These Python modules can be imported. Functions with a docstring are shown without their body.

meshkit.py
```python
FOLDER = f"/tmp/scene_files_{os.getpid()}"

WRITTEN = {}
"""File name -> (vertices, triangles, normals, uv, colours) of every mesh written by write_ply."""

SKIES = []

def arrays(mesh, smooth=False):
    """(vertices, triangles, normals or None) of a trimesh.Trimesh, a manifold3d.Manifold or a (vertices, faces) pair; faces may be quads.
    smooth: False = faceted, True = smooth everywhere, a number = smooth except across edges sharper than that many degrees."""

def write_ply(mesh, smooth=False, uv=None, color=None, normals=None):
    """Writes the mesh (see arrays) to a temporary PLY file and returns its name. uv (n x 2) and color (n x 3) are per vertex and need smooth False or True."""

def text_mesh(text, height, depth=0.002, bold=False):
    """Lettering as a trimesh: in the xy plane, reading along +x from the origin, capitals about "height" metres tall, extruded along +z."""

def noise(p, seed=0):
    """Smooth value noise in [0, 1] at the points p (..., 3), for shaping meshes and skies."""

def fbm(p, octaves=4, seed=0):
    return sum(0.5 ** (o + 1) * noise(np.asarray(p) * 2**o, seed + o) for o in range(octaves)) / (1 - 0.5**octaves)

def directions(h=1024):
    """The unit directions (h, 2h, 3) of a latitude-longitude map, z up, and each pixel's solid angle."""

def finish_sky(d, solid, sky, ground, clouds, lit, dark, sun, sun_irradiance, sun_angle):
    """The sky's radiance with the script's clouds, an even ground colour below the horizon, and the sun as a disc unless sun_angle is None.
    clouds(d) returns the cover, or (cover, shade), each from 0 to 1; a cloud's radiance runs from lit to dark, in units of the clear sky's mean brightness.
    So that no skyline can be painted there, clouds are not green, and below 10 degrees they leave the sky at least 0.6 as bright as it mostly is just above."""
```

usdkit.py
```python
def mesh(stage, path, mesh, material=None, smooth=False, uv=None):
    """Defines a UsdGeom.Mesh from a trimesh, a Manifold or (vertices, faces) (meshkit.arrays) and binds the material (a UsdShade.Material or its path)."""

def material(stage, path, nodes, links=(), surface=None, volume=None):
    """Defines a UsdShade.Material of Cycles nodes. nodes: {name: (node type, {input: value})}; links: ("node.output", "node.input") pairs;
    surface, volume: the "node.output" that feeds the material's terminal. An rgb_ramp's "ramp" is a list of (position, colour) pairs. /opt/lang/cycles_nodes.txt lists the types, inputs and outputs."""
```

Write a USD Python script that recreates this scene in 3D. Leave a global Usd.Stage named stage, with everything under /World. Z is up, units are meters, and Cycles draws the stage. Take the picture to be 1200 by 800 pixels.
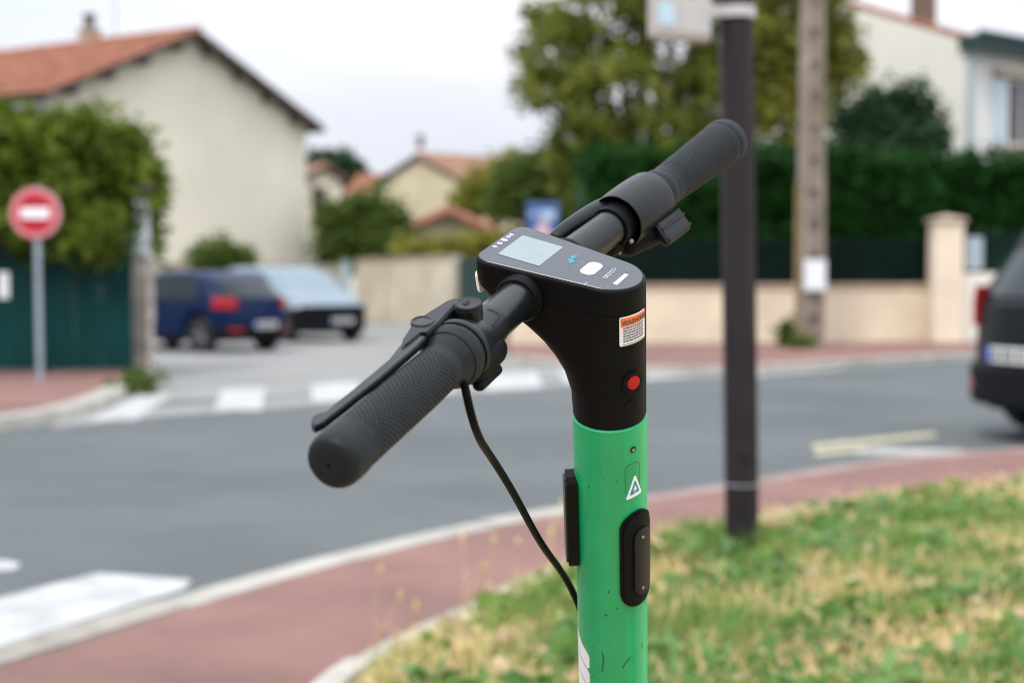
import math, random
import numpy as np, trimesh, manifold3d as m3
import shapely
from shapely.geometry import Polygon, Point, box as sbox
from shapely.ops import unary_union
from pxr import Usd, UsdGeom, UsdLux, UsdShade, Gf, Sdf, Vt
import usdkit, meshkit

stage = Usd.Stage.CreateInMemory()
UsdGeom.SetStageUpAxis(stage, 'Z')
UsdGeom.Xform.Define(stage, '/World')
rng = np.random.default_rng(7)

# ------------------------------------------------------------------ camera, sky, sun, exposure
CAM = np.array([0, 0, 1.2]); PITCH = math.atan(75 / 1800); FPX = 1800.0
cam = UsdGeom.Camera.Define(stage, '/World/camera')
cam.CreateHorizontalApertureAttr(36.0); cam.CreateVerticalApertureAttr(24.0)
cam.CreateFocalLengthAttr(54.0); cam.CreateFStopAttr(5.0); cam.CreateFocusDistanceAttr(1.19)
cam.CreateClippingRangeAttr(Gf.Vec2f(0.05, 5000)); cam.CreateExposureAttr(0.42)
cx = cam.AddTransformOp()
cp, sp = math.cos(PITCH), math.sin(PITCH)
cx.Set(Gf.Matrix4d(1, 0, 0, 0, 0, sp, cp, 0, 0, -cp, sp, 0, 0, 0, 1.2, 1))
SUN_EL, SUN_AZ = math.radians(52), math.radians(205)       # azimuth from +y towards +x
sun_dir = np.array([math.sin(SUN_AZ) * math.cos(SUN_EL), math.cos(SUN_AZ) * math.cos(SUN_EL), math.sin(SUN_EL)])
sun = UsdLux.DistantLight.Define(stage, '/World/sun')
sun.CreateIntensityAttr(0.4); sun.CreateAngleAttr(12.0); sun.CreateColorAttr(Gf.Vec3f(1, .95, .87)); sun.CreateNormalizeAttr(True)
zv = sun_dir; xv = np.cross([0, 0, 1], zv); xv /= np.linalg.norm(xv); yv = np.cross(zv, xv)
sun.AddTransformOp().Set(Gf.Matrix4d(*xv, 0, *yv, 0, *zv, 0, 0, 0, 0, 1))
UsdGeom.Scope.Define(stage, '/World/Looks')
sky_mat = usdkit.material(stage, '/World/Looks/overcast_sky', {
    'tc': ('texture_coordinate', {}),
    'mp': ('mapping', {'scale': (1.0, 1.0, 4.5)}),
    'n': ('noise_texture', {'scale': 2.3, 'detail': 5.0, 'roughness': 0.5}),
    'cl': ('rgb_ramp', {'ramp': [(0.30, (4.7, 5.15, 5.95)), (0.48, (5.35, 5.6, 6.2)), (0.66, (6.25, 6.25, 6.65))]}),
    's': ('separate_xyz', {}),
    'z': ('math', {'math_type': 'maximum', 'value2': 0.0}),
    'g': ('math', {'math_type': 'multiply_add', 'value2': 2.0, 'value3': 1.0}),
    'lum': ('vector_math', {'math_type': 'scale'}),
    'sky': ('sky_texture', {'sky_type': 'single_scattering', 'sun_disc': False, 'sun_elevation': SUN_EL, 'sun_rotation': math.atan2(sun_dir[0], sun_dir[1])}),
    'cov': ('rgb_ramp', {'ramp': [(0.2, (.9, .9, .9)), (0.45, (1, 1, 1))]}),
    'mix': ('mix', {}), 'bg': ('background_shader', {'strength': 0.1})},
    [('tc.generated', 'mp.vector'), ('mp.vector', 'n.vector'), ('n.fac', 'cl.fac'), ('tc.generated', 's.vector'), ('s.z', 'z.value1'), ('z.value', 'g.value1'),
     ('cl.color', 'lum.vector1'), ('g.value', 'lum.scale'), ('n.fac', 'cov.fac'), ('cov.color', 'mix.fac'), ('sky.color', 'mix.color1'), ('lum.vector', 'mix.color2'),
     ('mix.color', 'bg.color')], surface='bg.background')
sky = UsdLux.DomeLight.Define(stage, '/World/sky')
UsdShade.MaterialBindingAPI.Apply(sky.GetPrim()).Bind(sky_mat)
sky.GetPrim().SetCustomDataByKey('kind', 'structure')

# ------------------------------------------------------------------ helpers
def ray(px, py):
    a, b = (px - 600) / FPX, -(py - 400) / FPX
    return np.array([a, cp + b * sp, -sp + b * cp])
def G(px, py, z=0.0):            # the point of the level z that lies there
    v = ray(px, py); return CAM + v * ((z - 1.2) / v[2])
def At(px, py, Y):
    v = ray(px, py); return CAM + v * (Y / v[1])

used = {}
def numbered(parent, name):
    k = (parent, name); n = used.get(k, -1) + 1; used[k] = n
    return f'{parent}/{name}' if n == 0 else f'{parent}/{name}_{n:03d}'
def keys(prim, label=None, cat=None, group=None, kind=None):
    for k, v in (('label', label), ('category', cat), ('group', group), ('kind', kind)):
        if v: prim.SetCustomDataByKey(k, v)
def cat_(ms): return trimesh.util.concatenate([as_tri(m) for m in ms])
def as_tri(m):
    if isinstance(m, trimesh.Trimesh): return m
    v, f, _ = meshkit.arrays(m); return trimesh.Trimesh(v, f, process=False)
class Thing:
    def __init__(s, name, label=None, cat=None, loc=(0, 0, 0), rz=0.0, mat4=None, group=None, kind=None):
        s.path = numbered('/World', name); s.loc = np.array(loc, float); s.rz = rz
        x = UsdGeom.Xform.Define(stage, s.path); s.prim = x.GetPrim()
        if mat4 is not None:
            x.AddTransformOp().Set(Gf.Matrix4d(*np.asarray(mat4).T.ravel().tolist()))
        else:
            x.AddTranslateOp().Set(Gf.Vec3d(*map(float, loc)))
            if rz: x.AddRotateZOp().Set(math.degrees(rz))
        keys(s.prim, label, cat, group, kind)
    def part(s, name, mesh, mat, parent=None, smooth=35, world=False, label=None, kind=None):
        mesh = as_tri(mesh)
        if world:
            mesh = mesh.copy(); v = mesh.vertices - s.loc
            if s.rz:
                c, q = math.cos(-s.rz), math.sin(-s.rz); v = np.c_[v[:, 0] * c - v[:, 1] * q, v[:, 0] * q + v[:, 1] * c, v[:, 2]]
            mesh.vertices = v
        p = numbered(parent or s.path, name)
        m = usdkit.mesh(stage, p, mesh, M[mat], smooth=smooth); keys(m.GetPrim(), label=label, kind=kind)
        return p
def single(name, mesh, mat, label=None, cat=None, smooth=False, group=None, kind=None):
    p = numbered('/World', name); m = usdkit.mesh(stage, p, as_tri(mesh), M[mat], smooth=smooth); keys(m.GetPrim(), label, cat, group, kind); return p

def bx(x0, x1, y0, y1, z0, z1, c=0.0):
    if c <= 0: return as_tri(trimesh.creation.box(bounds=[[x0, y0, z0], [x1, y1, z1]]))
    pts = [p for a in ((x0, x0 + c), (x1, x1 - c)) for b in ((y0, y0 + c), (y1, y1 - c)) for d in ((z0, z0 + c), (z1, z1 - c))
           for p in ((a[0], b[1], d[1]), (a[1], b[0], d[1]), (a[1], b[1], d[0]))]
    return as_tri(m3.Manifold.hull_points(np.array(pts)))
def frame_mat(o, x, y, z): m = np.eye(4); m[:3, 0], m[:3, 1], m[:3, 2], m[:3, 3] = x, y, z, o; return m
def moved(m, t): m = as_tri(m).copy(); m.apply_translation(t); return m
def xf(m, M4): m = as_tri(m).copy(); m.apply_transform(M4); return m
def aim(a, b):                   # matrix that puts local +z on a->b, at a
    z = np.subtract(b, a).astype(float); z /= np.linalg.norm(z)
    x = np.cross([0, 0, 1.0], z) if abs(z[2]) < .95 else np.cross([0, 1.0, 0], z); x /= np.linalg.norm(x)
    return frame_mat(a, x, np.cross(z, x), z)
def lathe(profile, n=48): return as_tri(trimesh.creation.revolve(np.array(profile, float), sections=n))
def rod(a, b, r0, r1=None, n=24):
    r1 = r0 if r1 is None else r1; L = np.linalg.norm(np.subtract(b, a))
    return xf(lathe([(0, 0), (r0, 0), (r1, L), (0, L)], n), aim(a, b))
def tube(pts, r, n=14):
    pts = np.array(pts, float); r = np.broadcast_to(r, (len(pts),))
    t = np.gradient(pts, axis=0); t /= np.linalg.norm(t, axis=1)[:, None]
    u = np.cross(t[0], [0.31, .2, .93]); u /= np.linalg.norm(u); V = []
    for p, d, q in zip(pts, t, r):
        u = u - d * (u @ d); u /= np.linalg.norm(u); v = np.cross(d, u); a = np.arange(n) * 2 * np.pi / n
        V.append(p + q * (np.cos(a)[:, None] * u + np.sin(a)[:, None] * v))
    k = len(pts); i, j = np.meshgrid(np.arange(k - 1), np.arange(n), indexing='ij')
    F = np.stack([i * n + j, i * n + (j + 1) % n, (i + 1) * n + (j + 1) % n, (i + 1) * n + j], -1).reshape(-1, 4)
    V = np.vstack(V + [pts[:1], pts[-1:]]); F = np.vstack([F[:, [0, 1, 2]], F[:, [0, 2, 3]]])
    e = k * n; jj = np.arange(n)
    F = np.vstack([F, np.c_[np.full(n, e), (jj + 1) % n, jj], np.c_[np.full(n, e + 1), (k - 1) * n + jj, (k - 1) * n + (jj + 1) % n]])
    return trimesh.Trimesh(V, F, process=False)
def spline(pts, n=40):
    from scipy.interpolate import CubicSpline
    pts = np.array(pts, float); t = np.r_[0, np.cumsum(np.linalg.norm(np.diff(pts, axis=0), axis=1))]
    return CubicSpline(t, pts)(np.linspace(0, t[-1], n))
def ball(c, r, sub=2): m = trimesh.creation.icosphere(sub, r); m.apply_translation(c); return m
def hullchain(pts, radii, flat=None, refine=.003):
    out = None
    for (a, ra), (b, rb) in zip(zip(pts, radii), list(zip(pts, radii))[1:]):
        vs = []
        for c, q in ((a, ra), (b, rb)):
            s = trimesh.creation.icosphere(2, 1.0).vertices * (q if flat is None else np.array([q, q, flat])); vs.append(s + np.array(c))
        h = m3.Manifold.hull_points(np.vstack(vs)); out = h if out is None else out + h
    t = as_tri(out.refine_to_length(refine)); trimesh.smoothing.filter_taubin(t, iterations=6); return t
def extrude(poly, h, z=0.0):
    gs = getattr(poly, 'geoms', [poly])
    return moved(trimesh.util.concatenate([trimesh.creation.extrude_polygon(g, h, engine='earcut') for g in gs if g.area > 0]), (0, 0, z))
def rounded(w, h, r): return sbox(-w / 2 + r, -h / 2 + r, w / 2 - r, h / 2 - r).buffer(r, quad_segs=8)
def slab(pts, z0, z1):
    return extrude(Polygon([tuple(p[:2]) for p in pts]).buffer(0), z1 - z0, z0)
def sheet(pts, z, cell=None):
    return slab(pts, z - .02, z)

# ------------------------------------------------------------------ materials
M = {}
def mat(name, c, rough=.6, var=.15, scale=6.0, bump=0.0, bscale=None, metal=0.0, spec=.5, coat=0.0, c2=None, detail=4.0, trans=0.0, **kw):
    c = np.array(c, float); lo, hi = (c * (1 - var), np.minimum(c * (1 + var), .95)) if c2 is None else (c, np.array(c2, float))
    nodes = {'tc': ('texture_coordinate', {}), 'n': ('noise_texture', {'scale': scale, 'detail': detail, 'roughness': .6}),
             'r': ('rgb_ramp', {'ramp': [(.3, tuple(lo)), (.7, tuple(hi))]}),
             'p': ('principled_bsdf', {'roughness': rough, 'metallic': metal, 'specular_ior_level': spec, 'coat_weight': coat, **kw})}
    links = [('tc.object', 'n.vector'), ('n.fac', 'r.fac'), ('r.color', 'p.base_color')]
    if bump:
        nodes['bn'] = ('noise_texture', {'scale': bscale or scale * 8, 'detail': 3.0}); nodes['b'] = ('bump', {'strength': 1.0, 'distance': bump})
        links += [('tc.object', 'bn.vector'), ('bn.fac', 'b.height'), ('b.normal', 'p.normal')]
    surf = 'p.BSDF'
    if trans:
        nodes['t'] = ('translucent_bsdf', {}); nodes['mx'] = ('mix_closure', {'fac': trans})
        links += [('r.color', 't.color'), ('p.BSDF', 'mx.closure1'), ('t.BSDF', 'mx.closure2')]; surf = 'mx.closure'
    M[name] = usdkit.material(stage, f'/World/Looks/{name}', nodes, links, surface=surf)
mat('asphalt', (.088, .101, .102), .85, .22, .5, bump=.004, bscale=60, detail=8.0)
mat('asphalt_pale', (.225, .225, .215), .85, .16, .5, bump=.004, bscale=60)
mat('gutter_concrete', (.235, .235, .225), .85, .14, 2.0)
mat('road_paint', (.40, .405, .40), .65, .28, 5.0, detail=8.0)
mat('yellow_paint', (.40, .36, .23), .6, .35, 6.0, detail=7.0)
mat('white_paint_old', (.36, .35, .32), .7, .3, 5.0, detail=7.0)
mat('red_path', (.20, .104, .086), .85, .28, 1.1, bump=.004, bscale=80, detail=7.0)
mat('kerb_stone_dark', (.28, .26, .22), .85, .3, 4.0, bump=.006)
mat('kerb_stone_red', (.27, .19, .165), .85, .25, 4.0, bump=.006)
mat('kerb_stone', (.36, .345, .30), .85, .25, 3.0, bump=.006)
mat('earth', (.40, .30, .16), .95, .35, 5.0, bump=.02, bscale=15)
mat('terrain', (.12, .13, .07), .95, .3, .2)
mat('grass_blades', (.09, .18, .024), .6, 0, 8.0, c2=(.66, .58, .25), detail=8.0, trans=.3, spec=.25)
mat('grass_green', (.05, .13, .016), .6, 0, 7.0, c2=(.24, .34, .08), detail=6.0, trans=.3, spec=.2)
mat('leaf_weed', (.03, .105, .018), .45, 0, 9.0, c2=(.20, .34, .09), trans=.3, spec=.4, detail=6.0)
mat('dead_leaf', (.40, .24, .12), .7, 0, 18.0, c2=(.80, .68, .48), trans=.2, spec=.2)
mat('straw', (.60, .47, .23), .7, .4, 14.0, trans=.2, spec=.2)
mat('petal', (.75, .73, .66), .7, .08, 30.0)
mat('render_cream', (.65, .605, .485), .85, .09, .35, bump=.004, bscale=40, detail=6.0)
mat('render_white', (.70, .68, .61), .85, .05, .6, bump=.004, bscale=40)
mat('render_facade', (.74, .72, .68), .85, .04, .6)
mat('render_yellow', (.53, .46, .32), .85, .15, .6)
mat('wall_cream', (.68, .585, .44), .85, .14, .9, bump=.004, bscale=30)
mat('pillar_cream', (.72, .62, .48), .85, .10, 1.5, bump=.004, bscale=30)
mat('panel_concrete', (.50, .44, .34), .9, .22, .9, bump=.01, bscale=8)
mat('coping', (.42, .33, .25), .9, .2, 3.0)
mat('roof_tile', (.13, .048, .030), .85, 0, 2.4, c2=(.42, .165, .088), detail=8.0, bump=.01)
mat('roof_tile_pale', (.30, .17, .11), .85, .25, 2.0)
mat('roof_tile_bright', (.20, .075, .045), .85, 0, 2.5, c2=(.42, .18, .11))
mat('soffit', (.075, .055, .045), .8, .2, 3.0)
mat('fascia_green', (.015, .05, .045), .5, .15, 3.0)
mat('gutter_grey', (.16, .18, .19), .5, .1, 3.0)
mat('pipe_blue_grey', (.34, .42, .46), .5, .1, 3.0)
mat('shutter_pale', (.58, .66, .72), .6, .06, 3.0)
mat('window_dark', (.035, .032, .035), .15, .2, 2.0)
mat('brown_wood', (.16, .10, .07), .7, .2, 5.0)
mat('fence_green', (.002, .032, .031), .5, .25, 1.2, spec=.12)
mat('fence_mesh', (.003, .014, .011), .5, .25, 3.0, spec=.12)
mat('pillar_stone', (.36, .31, .27), .9, .3, 4.0, bump=.01)
mat('box_pale', (.60, .64, .68), .5, .05, 3.0)
mat('leaf_ivy', (.010, .036, .004), .5, 0, 1.8, c2=(.17, .22, .025), trans=.25, detail=7.0, spec=.12)
mat('leaf_tree', (.038, .062, .008), .55, 0, 1.6, c2=(.31, .33, .060), trans=.38, detail=7.0, spec=.15)
mat('leaf_tree_yellow', (.06, .075, .010), .55, 0, 1.3, c2=(.32, .31, .055), trans=.35, detail=7.0, spec=.15)
mat('leaf_hedge', (.004, .019, .003), .5, 0, 2.0, c2=(.020, .085, .012), trans=.2, detail=6.0, spec=.1)
mat('leaf_dark', (.009, .032, .016), .5, 0, 2.0, c2=(.045, .085, .035), trans=.2, detail=6.0, spec=.12)
mat('leaf_mid', (.03, .062, .012), .5, 0, 1.2, c2=(.12, .17, .03), trans=.3, detail=6.0, spec=.15)
mat('leaf_lime', (.11, .12, .014), .5, 0, 1.2, c2=(.28, .27, .045), trans=.3, detail=6.0, spec=.15)
mat('bark', (.06, .045, .03), .9, .3, 6.0, bump=.02)
mat('pole_concrete', (.25, .205, .165), .9, .3, 3.5, bump=.006)
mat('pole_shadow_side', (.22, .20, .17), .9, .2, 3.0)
mat('paper', (.72, .76, .80), .6, .04, 3.0)
mat('yellow_plastic', (.26, .19, .08), .6, .25, 4.0)
mat('post_brown', (.017, .0125, .0145), .5, .2, 5.0, bump=.001, bscale=120, spec=.25)
mat('steel', (.52, .52, .52), .4, .1, 10.0, metal=.6)
mat('galvanised', (.33, .38, .43), .45, .12, 6.0, metal=.4)
mat('sign_red', (.40, .006, .024), .4, .06, 5.0)
mat('sign_white', (.82, .82, .83), .45, .03, 5.0)
mat('sign_pale_red', (.62, .20, .22), .4, .05, 5.0)
mat('sign_blue', (.07, .13, .34), .4, .06, 5.0)
mat('sign_light_blue', (.42, .58, .70), .4, .06, 5.0)
mat('sign_pink', (.72, .48, .52), .4, .06, 5.0)
mat('sign_grey_green', (.07, .10, .10), .5, .1, 5.0)
mat('sign_back', (.44, .435, .44), .5, .10, 8.0)
mat('sign_edge', (.40, .35, .33), .5, .06, 5.0)
mat('car_blue', (.0008, .0095, .044), .4, .05, 2.0, coat=.06, spec=.15)
mat('car_silver', (.19, .25, .29), .4, .04, 2.0, coat=.1, spec=.35)
mat('car_black', (.0022, .0035, .0055), .4, .1, 2.0, coat=.05, spec=.18)
mat('car_trim', (.004, .005, .006), .6, .15, 8.0, spec=.12)
mat('car_glass', (.008, .014, .015), .12, .05, 2.0, spec=.22)
mat('windscreen_glass', (.022, .030, .034), .1, .05, 2.0, spec=.8, ior=1.55)
mat('tyre', (.012, .012, .012), .8, .2, 20.0)
mat('alloy', (.14, .145, .15), .4, .08, 5.0, metal=.6)
mat('lamp_red', (.36, .006, .012), .3, .1, 5.0, coat=.15)
mat('lamp_clear', (.55, .60, .64), .12, .05, 5.0, coat=.6)
mat('plate_white', (.72, .72, .70), .4, .04, 5.0)
mat('plate_blue', (.02, .09, .50), .4, .04, 5.0)
mat('plate_ink', (.03, .03, .03), .5, .1, 5.0)
# scooter
mat('black_plastic', (.0016, .0021, .0022), .50, .12, 60.0, bump=.00008, bscale=900, spec=.12)
mat('black_metal', (.0024, .0036, .0042), .28, .15, 80.0, bump=.00005, bscale=900, spec=.40)
mat('black_satin', (.0028, .0038, .0044), .34, .15, 90.0, bump=.00008, bscale=700, spec=.30)
mat('grip_rubber', (.0075, .0102, .0115), .52, .25, 140.0, bump=.00010, bscale=900, spec=.22)
mat('groove', (.004, .004, .004), .8, .1, 10.0)
mat('panel_glass', (.024, .029, .037), .30, .12, 60.0, spec=.75, bump=.00003, bscale=1200)
mat('lcd', (.215, .262, .272), .3, .05, 60.0)
mat('print_white', (.52, .55, .60), .5, .06, 90.0)
mat('print_grey', (.36, .40, .46), .5, .06, 90.0)
mat('print_teal', (.015, .22, .26), .5, .3, 160.0)
mat('reflector_cream', (.78, .72, .60), .3, .05, 40.0)
mat('sticker_orange', (.75, .16, .018), .45, .08, 60.0)
mat('sticker_white', (.74, .74, .75), .45, .05, 60.0)
mat('sticker_ink', (.07, .07, .08), .6, .1, 60.0)
mat('lens_red', (.33, .002, .006), .3, .1, 90.0, coat=.1, spec=.3)
mat('green_paint', (.0012, .305, .105), .36, .07, 30.0, coat=.15, bump=.00003, bscale=900)
mat('green_film', (.0015, .245, .088), .3, .05, 40.0, coat=.2)
mat('scuff', (.015, .06, .03), .8, .3, 300.0)
mat('cable', (.0010, .0011, .0012), .5, .1, 60.0, spec=.1)
mat('screw', (.30, .30, .29), .4, .1, 90.0, metal=.7)

# ------------------------------------------------------------------ ground, road, pavements
def pl(seq, z): return [G(a, b, z) for a, b in seq]
single('ground', slab([(-400, -60), (400, -60), (400, 900), (-400, 900)], -.35, -.05), 'terrain', kind='structure')
single('road', slab([(-70, .5), (70, .5), (70, 62), (-70, 62)], -.3, 0.0), 'asphalt', kind='structure')
# side street opening on the far side of the road
ss = pl([(100, 497), (200, 470), (330, 465), (560, 451), (700, 440), (840, 431), (760, 414), (640, 400), (570, 394), (540, 386)], 0) + [np.array([-2.5, 46, 0]), np.array([-14, 52, 0]), np.array([-16, 44, 0])] + pl([(150, 432), (176, 436), (160, 452), (120, 470), (60, 488)], 0)
single('side_street', sheet(ss, .004), 'asphalt_pale', kind='structure')
gut = pl([(60, 503), (150, 491), (330, 478), (560, 460), (760, 446), (985, 431), (985, 427), (760, 440), (560, 452), (330, 468), (150, 480), (60, 492)], 0)
single('gutter', sheet(gut, .008), 'gutter_concrete', kind='structure')
def marking(name, quads, m, z=.012):
    t = Thing(name, loc=(0, 0, 0), kind='structure')
    for q in quads: t.part('stripe', sheet(pl(q, 0), z), m, smooth=False)
marking('crosswalk', [[(104, 494), (160, 492), (200, 463), (160, 465)], [(250, 482), (306, 481), (311, 456), (262, 457)], [(366, 472), (424, 469), (420, 448), (365, 451)],
                      [(478, 464), (532, 460), (520, 442), (470, 445)], [(570, 459), (636, 455), (628, 437), (570, 440)], [(664, 450), (720, 447), (700, 432), (652, 434)], [(758, 445), (822, 440), (812, 428), (752, 431)]], 'road_paint')
marking('crosswalk', [[(-60, 776), (216, 690), (224, 680), (116, 672), (-60, 716)], [(-60, 676), (18, 667), (24, 661), (4, 657), (-60, 662)]], 'road_paint', .005)
marking('parking_marking', [[(951, 521), (1093, 507), (1099, 511), (954, 527)], [(955, 530), (1016, 524), (1018, 528), (957, 534)]], 'yellow_paint', .005)
marking('parking_line', [[(1000, 531), (1030, 525), (1130, 529), (1128, 537)]], 'white_paint_old', .009)
marking('edge_line', [[(884, 441), (985, 433), (985, 427), (884, 432)]], 'road_paint')

# near kerb line (road side), near pavement, verge
ZP = .10
K0 = [G(a, b, ZP) for a, b in [(-520, 905), (-160, 812), (0, 765), (80, 733), (220, 693), (340, 659), (480, 630), (570, 609), (660, 594), (759, 580), (843, 571), (889, 563), (951, 546), (1070, 536), (1200, 525), (1420, 512), (1900, 492)]]
K0 = np.array(K0)[:, :2]
from scipy.interpolate import splprep, splev
def resample(P, n, s=0.02):
    tck, _ = splprep(np.array(P).T, s=s); return np.array(splev(np.linspace(0, 1, n), tck)).T
kl = resample(K0, 400)
d = np.r_[0, np.cumsum(np.linalg.norm(np.diff(kl, axis=0), axis=1))]
def along(a): return np.array([np.interp(a, d, kl[:, 0]), np.interp(a, d, kl[:, 1])]).T
tt = np.gradient(kl, axis=0); tt /= np.linalg.norm(tt, axis=1)[:, None]; nn = np.c_[tt[:, 1], -tt[:, 0]]    # towards the camera side
def nal(a): return np.array([np.interp(a, d, nn[:, 0]), np.interp(a, d, nn[:, 1])]).T
kerb = Thing('kerb', kind='structure')
KW, ZP = .15, .10
a = 0.0
while a < d[-1] - .05:
    b = min(a + 1.0, d[-1]); s = np.linspace(a + .009, b - .009, 4); p, n = along(s), nal(s)
    kerb.part('kerb_stone', slab(np.vstack([p, (p + n * KW)[::-1]]), -.1, ZP + .004 + rng.uniform(-.003, .006)), ('kerb_stone_red' if p[:, 1].mean() > 7.9 and p[:, 0].mean() > -.4 else 'kerb_stone_dark' if rng.random() < .35 else 'kerb_stone'), smooth=False); a = b
inner = kl + nn * (KW + .003)
pav = np.vstack([inner, [(30, -6), (-14, -6)]])
single('pavement', slab(pav, -.2, ZP), 'red_path', kind='structure')
# verge: outline on the near side
VZ = .13
ve = [(350, 900), (402, 792), (424, 779), (480, 752), (560, 720), (615, 698), (660, 676), (760, 640), (850, 618), (930, 606), (1010, 595), (1110, 582), (1200, 569), (1420, 548)]
vp = np.array([G(a, b, ZP) for a, b in ve])[:, :2]
vl = np.vstack([[vp[0] + (-.02, -1.2)], resample(vp, 120, .004)])
vpoly = Polygon(np.vstack([vl, [(22, 14), (22, -3), (vl[0][0], -3)]])).buffer(0)
edge = Thing('verge_edging', kind='structure')
dv = np.r_[0, np.cumsum(np.linalg.norm(np.diff(vl, axis=0), axis=1))]
def vat(a): return np.array([np.interp(a, dv, vl[:, 0]), np.interp(a, dv, vl[:, 1])]).T
a = 0.0
while a < dv[-1] - .3:
    L = rng.uniform(.35, .6); s = np.linspace(a + .01, a + L - .01, 3); p = vat(s); t_ = p[-1] - p[0]; t_ /= np.linalg.norm(t_); n = np.array([t_[1], -t_[0]])
    if vat(np.array([a]))[0][1] < 5.9 or rng.random() < .5:
        w = rng.uniform(.055, .075); edge.part('edging_stone', slab(np.vstack([p - n * .02, (p + n * w)[::-1]]), 0, VZ + rng.uniform(.0, .018)), 'kerb_stone', smooth=False)
    a += L
def ground_height(x, y): return VZ + .05 * (meshkit.fbm(np.stack([x * .8, y * .8, 0 * x], -1), 3, 3) - .5)
ins = vpoly.buffer(-.07)
tri = trimesh.creation.triangulate_polygon(ins.simplify(.01), engine='earcut')
vv, ff = trimesh.remesh.subdivide_to_size(np.c_[tri[0], np.zeros(len(tri[0]))], tri[1], .5, max_iter=12)
vv[:, 2] = ground_height(vv[:, 0], vv[:, 1])
single('verge', trimesh.Trimesh(vv, ff), 'earth', kind='structure', smooth=True)

# far pavements
ZF = .10
fr = pl([(588, 417), (640, 421), (755, 431), (884, 430), (1000, 422), (1126, 414), (1420, 402), (2100, 392)], ZF)
back = [np.array([40, 31, 0]), np.array([2, 29, 0]), np.array([-.6, 31, 0])]
fpoly = Polygon([p[:2] for p in fr] + [p[:2] for p in back]).buffer(0)
single('far_pavement', extrude(fpoly.buffer(-.2), .3, ZF - .3), 'red_path', kind='structure')
fk = Thing('far_kerb', kind='structure')
def kerb_along(t, P, step, w, z):
    P = np.array(P)[:, :2]; s_ = np.r_[0, np.cumsum(np.linalg.norm(np.diff(P, axis=0), axis=1))]; a = 0
    f = lambda q: np.array([np.interp(q, s_, P[:, 0]), np.interp(q, s_, P[:, 1])]).T
    while a < s_[-1] - .1:
        b = min(a + step, s_[-1]); p = f(np.linspace(a + .008, b - .008, 3)); g = p[-1] - p[0]; g /= np.linalg.norm(g); n = np.array([-g[1], g[0]])
        t.part('kerb_stone', slab(np.vstack([p, (p + n * w)[::-1]]), -.05, z + rng.uniform(0, .004)), 'kerb_stone', smooth=False); a = b
kerb_along(fk, fr, 1.0, .2, ZF + .003)
fl = pl([(-700, 560), (-200, 520), (0, 491), (60, 482), (110, 470), (140, 457), (172, 441), (181, 428), (176, 418)], ZF)
flp = Polygon([p[:2] for p in fl] + [(-7.4, 24), (-24, 19), (-24, 12)]).buffer(0)
single('far_pavement', extrude(flp.buffer(-.2), .3, ZF - .3), 'red_path', kind='structure')
fk2 = Thing('far_kerb', kind='structure'); kerb_along(fk2, fl, 1.0, .2, ZF + .003)

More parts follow.
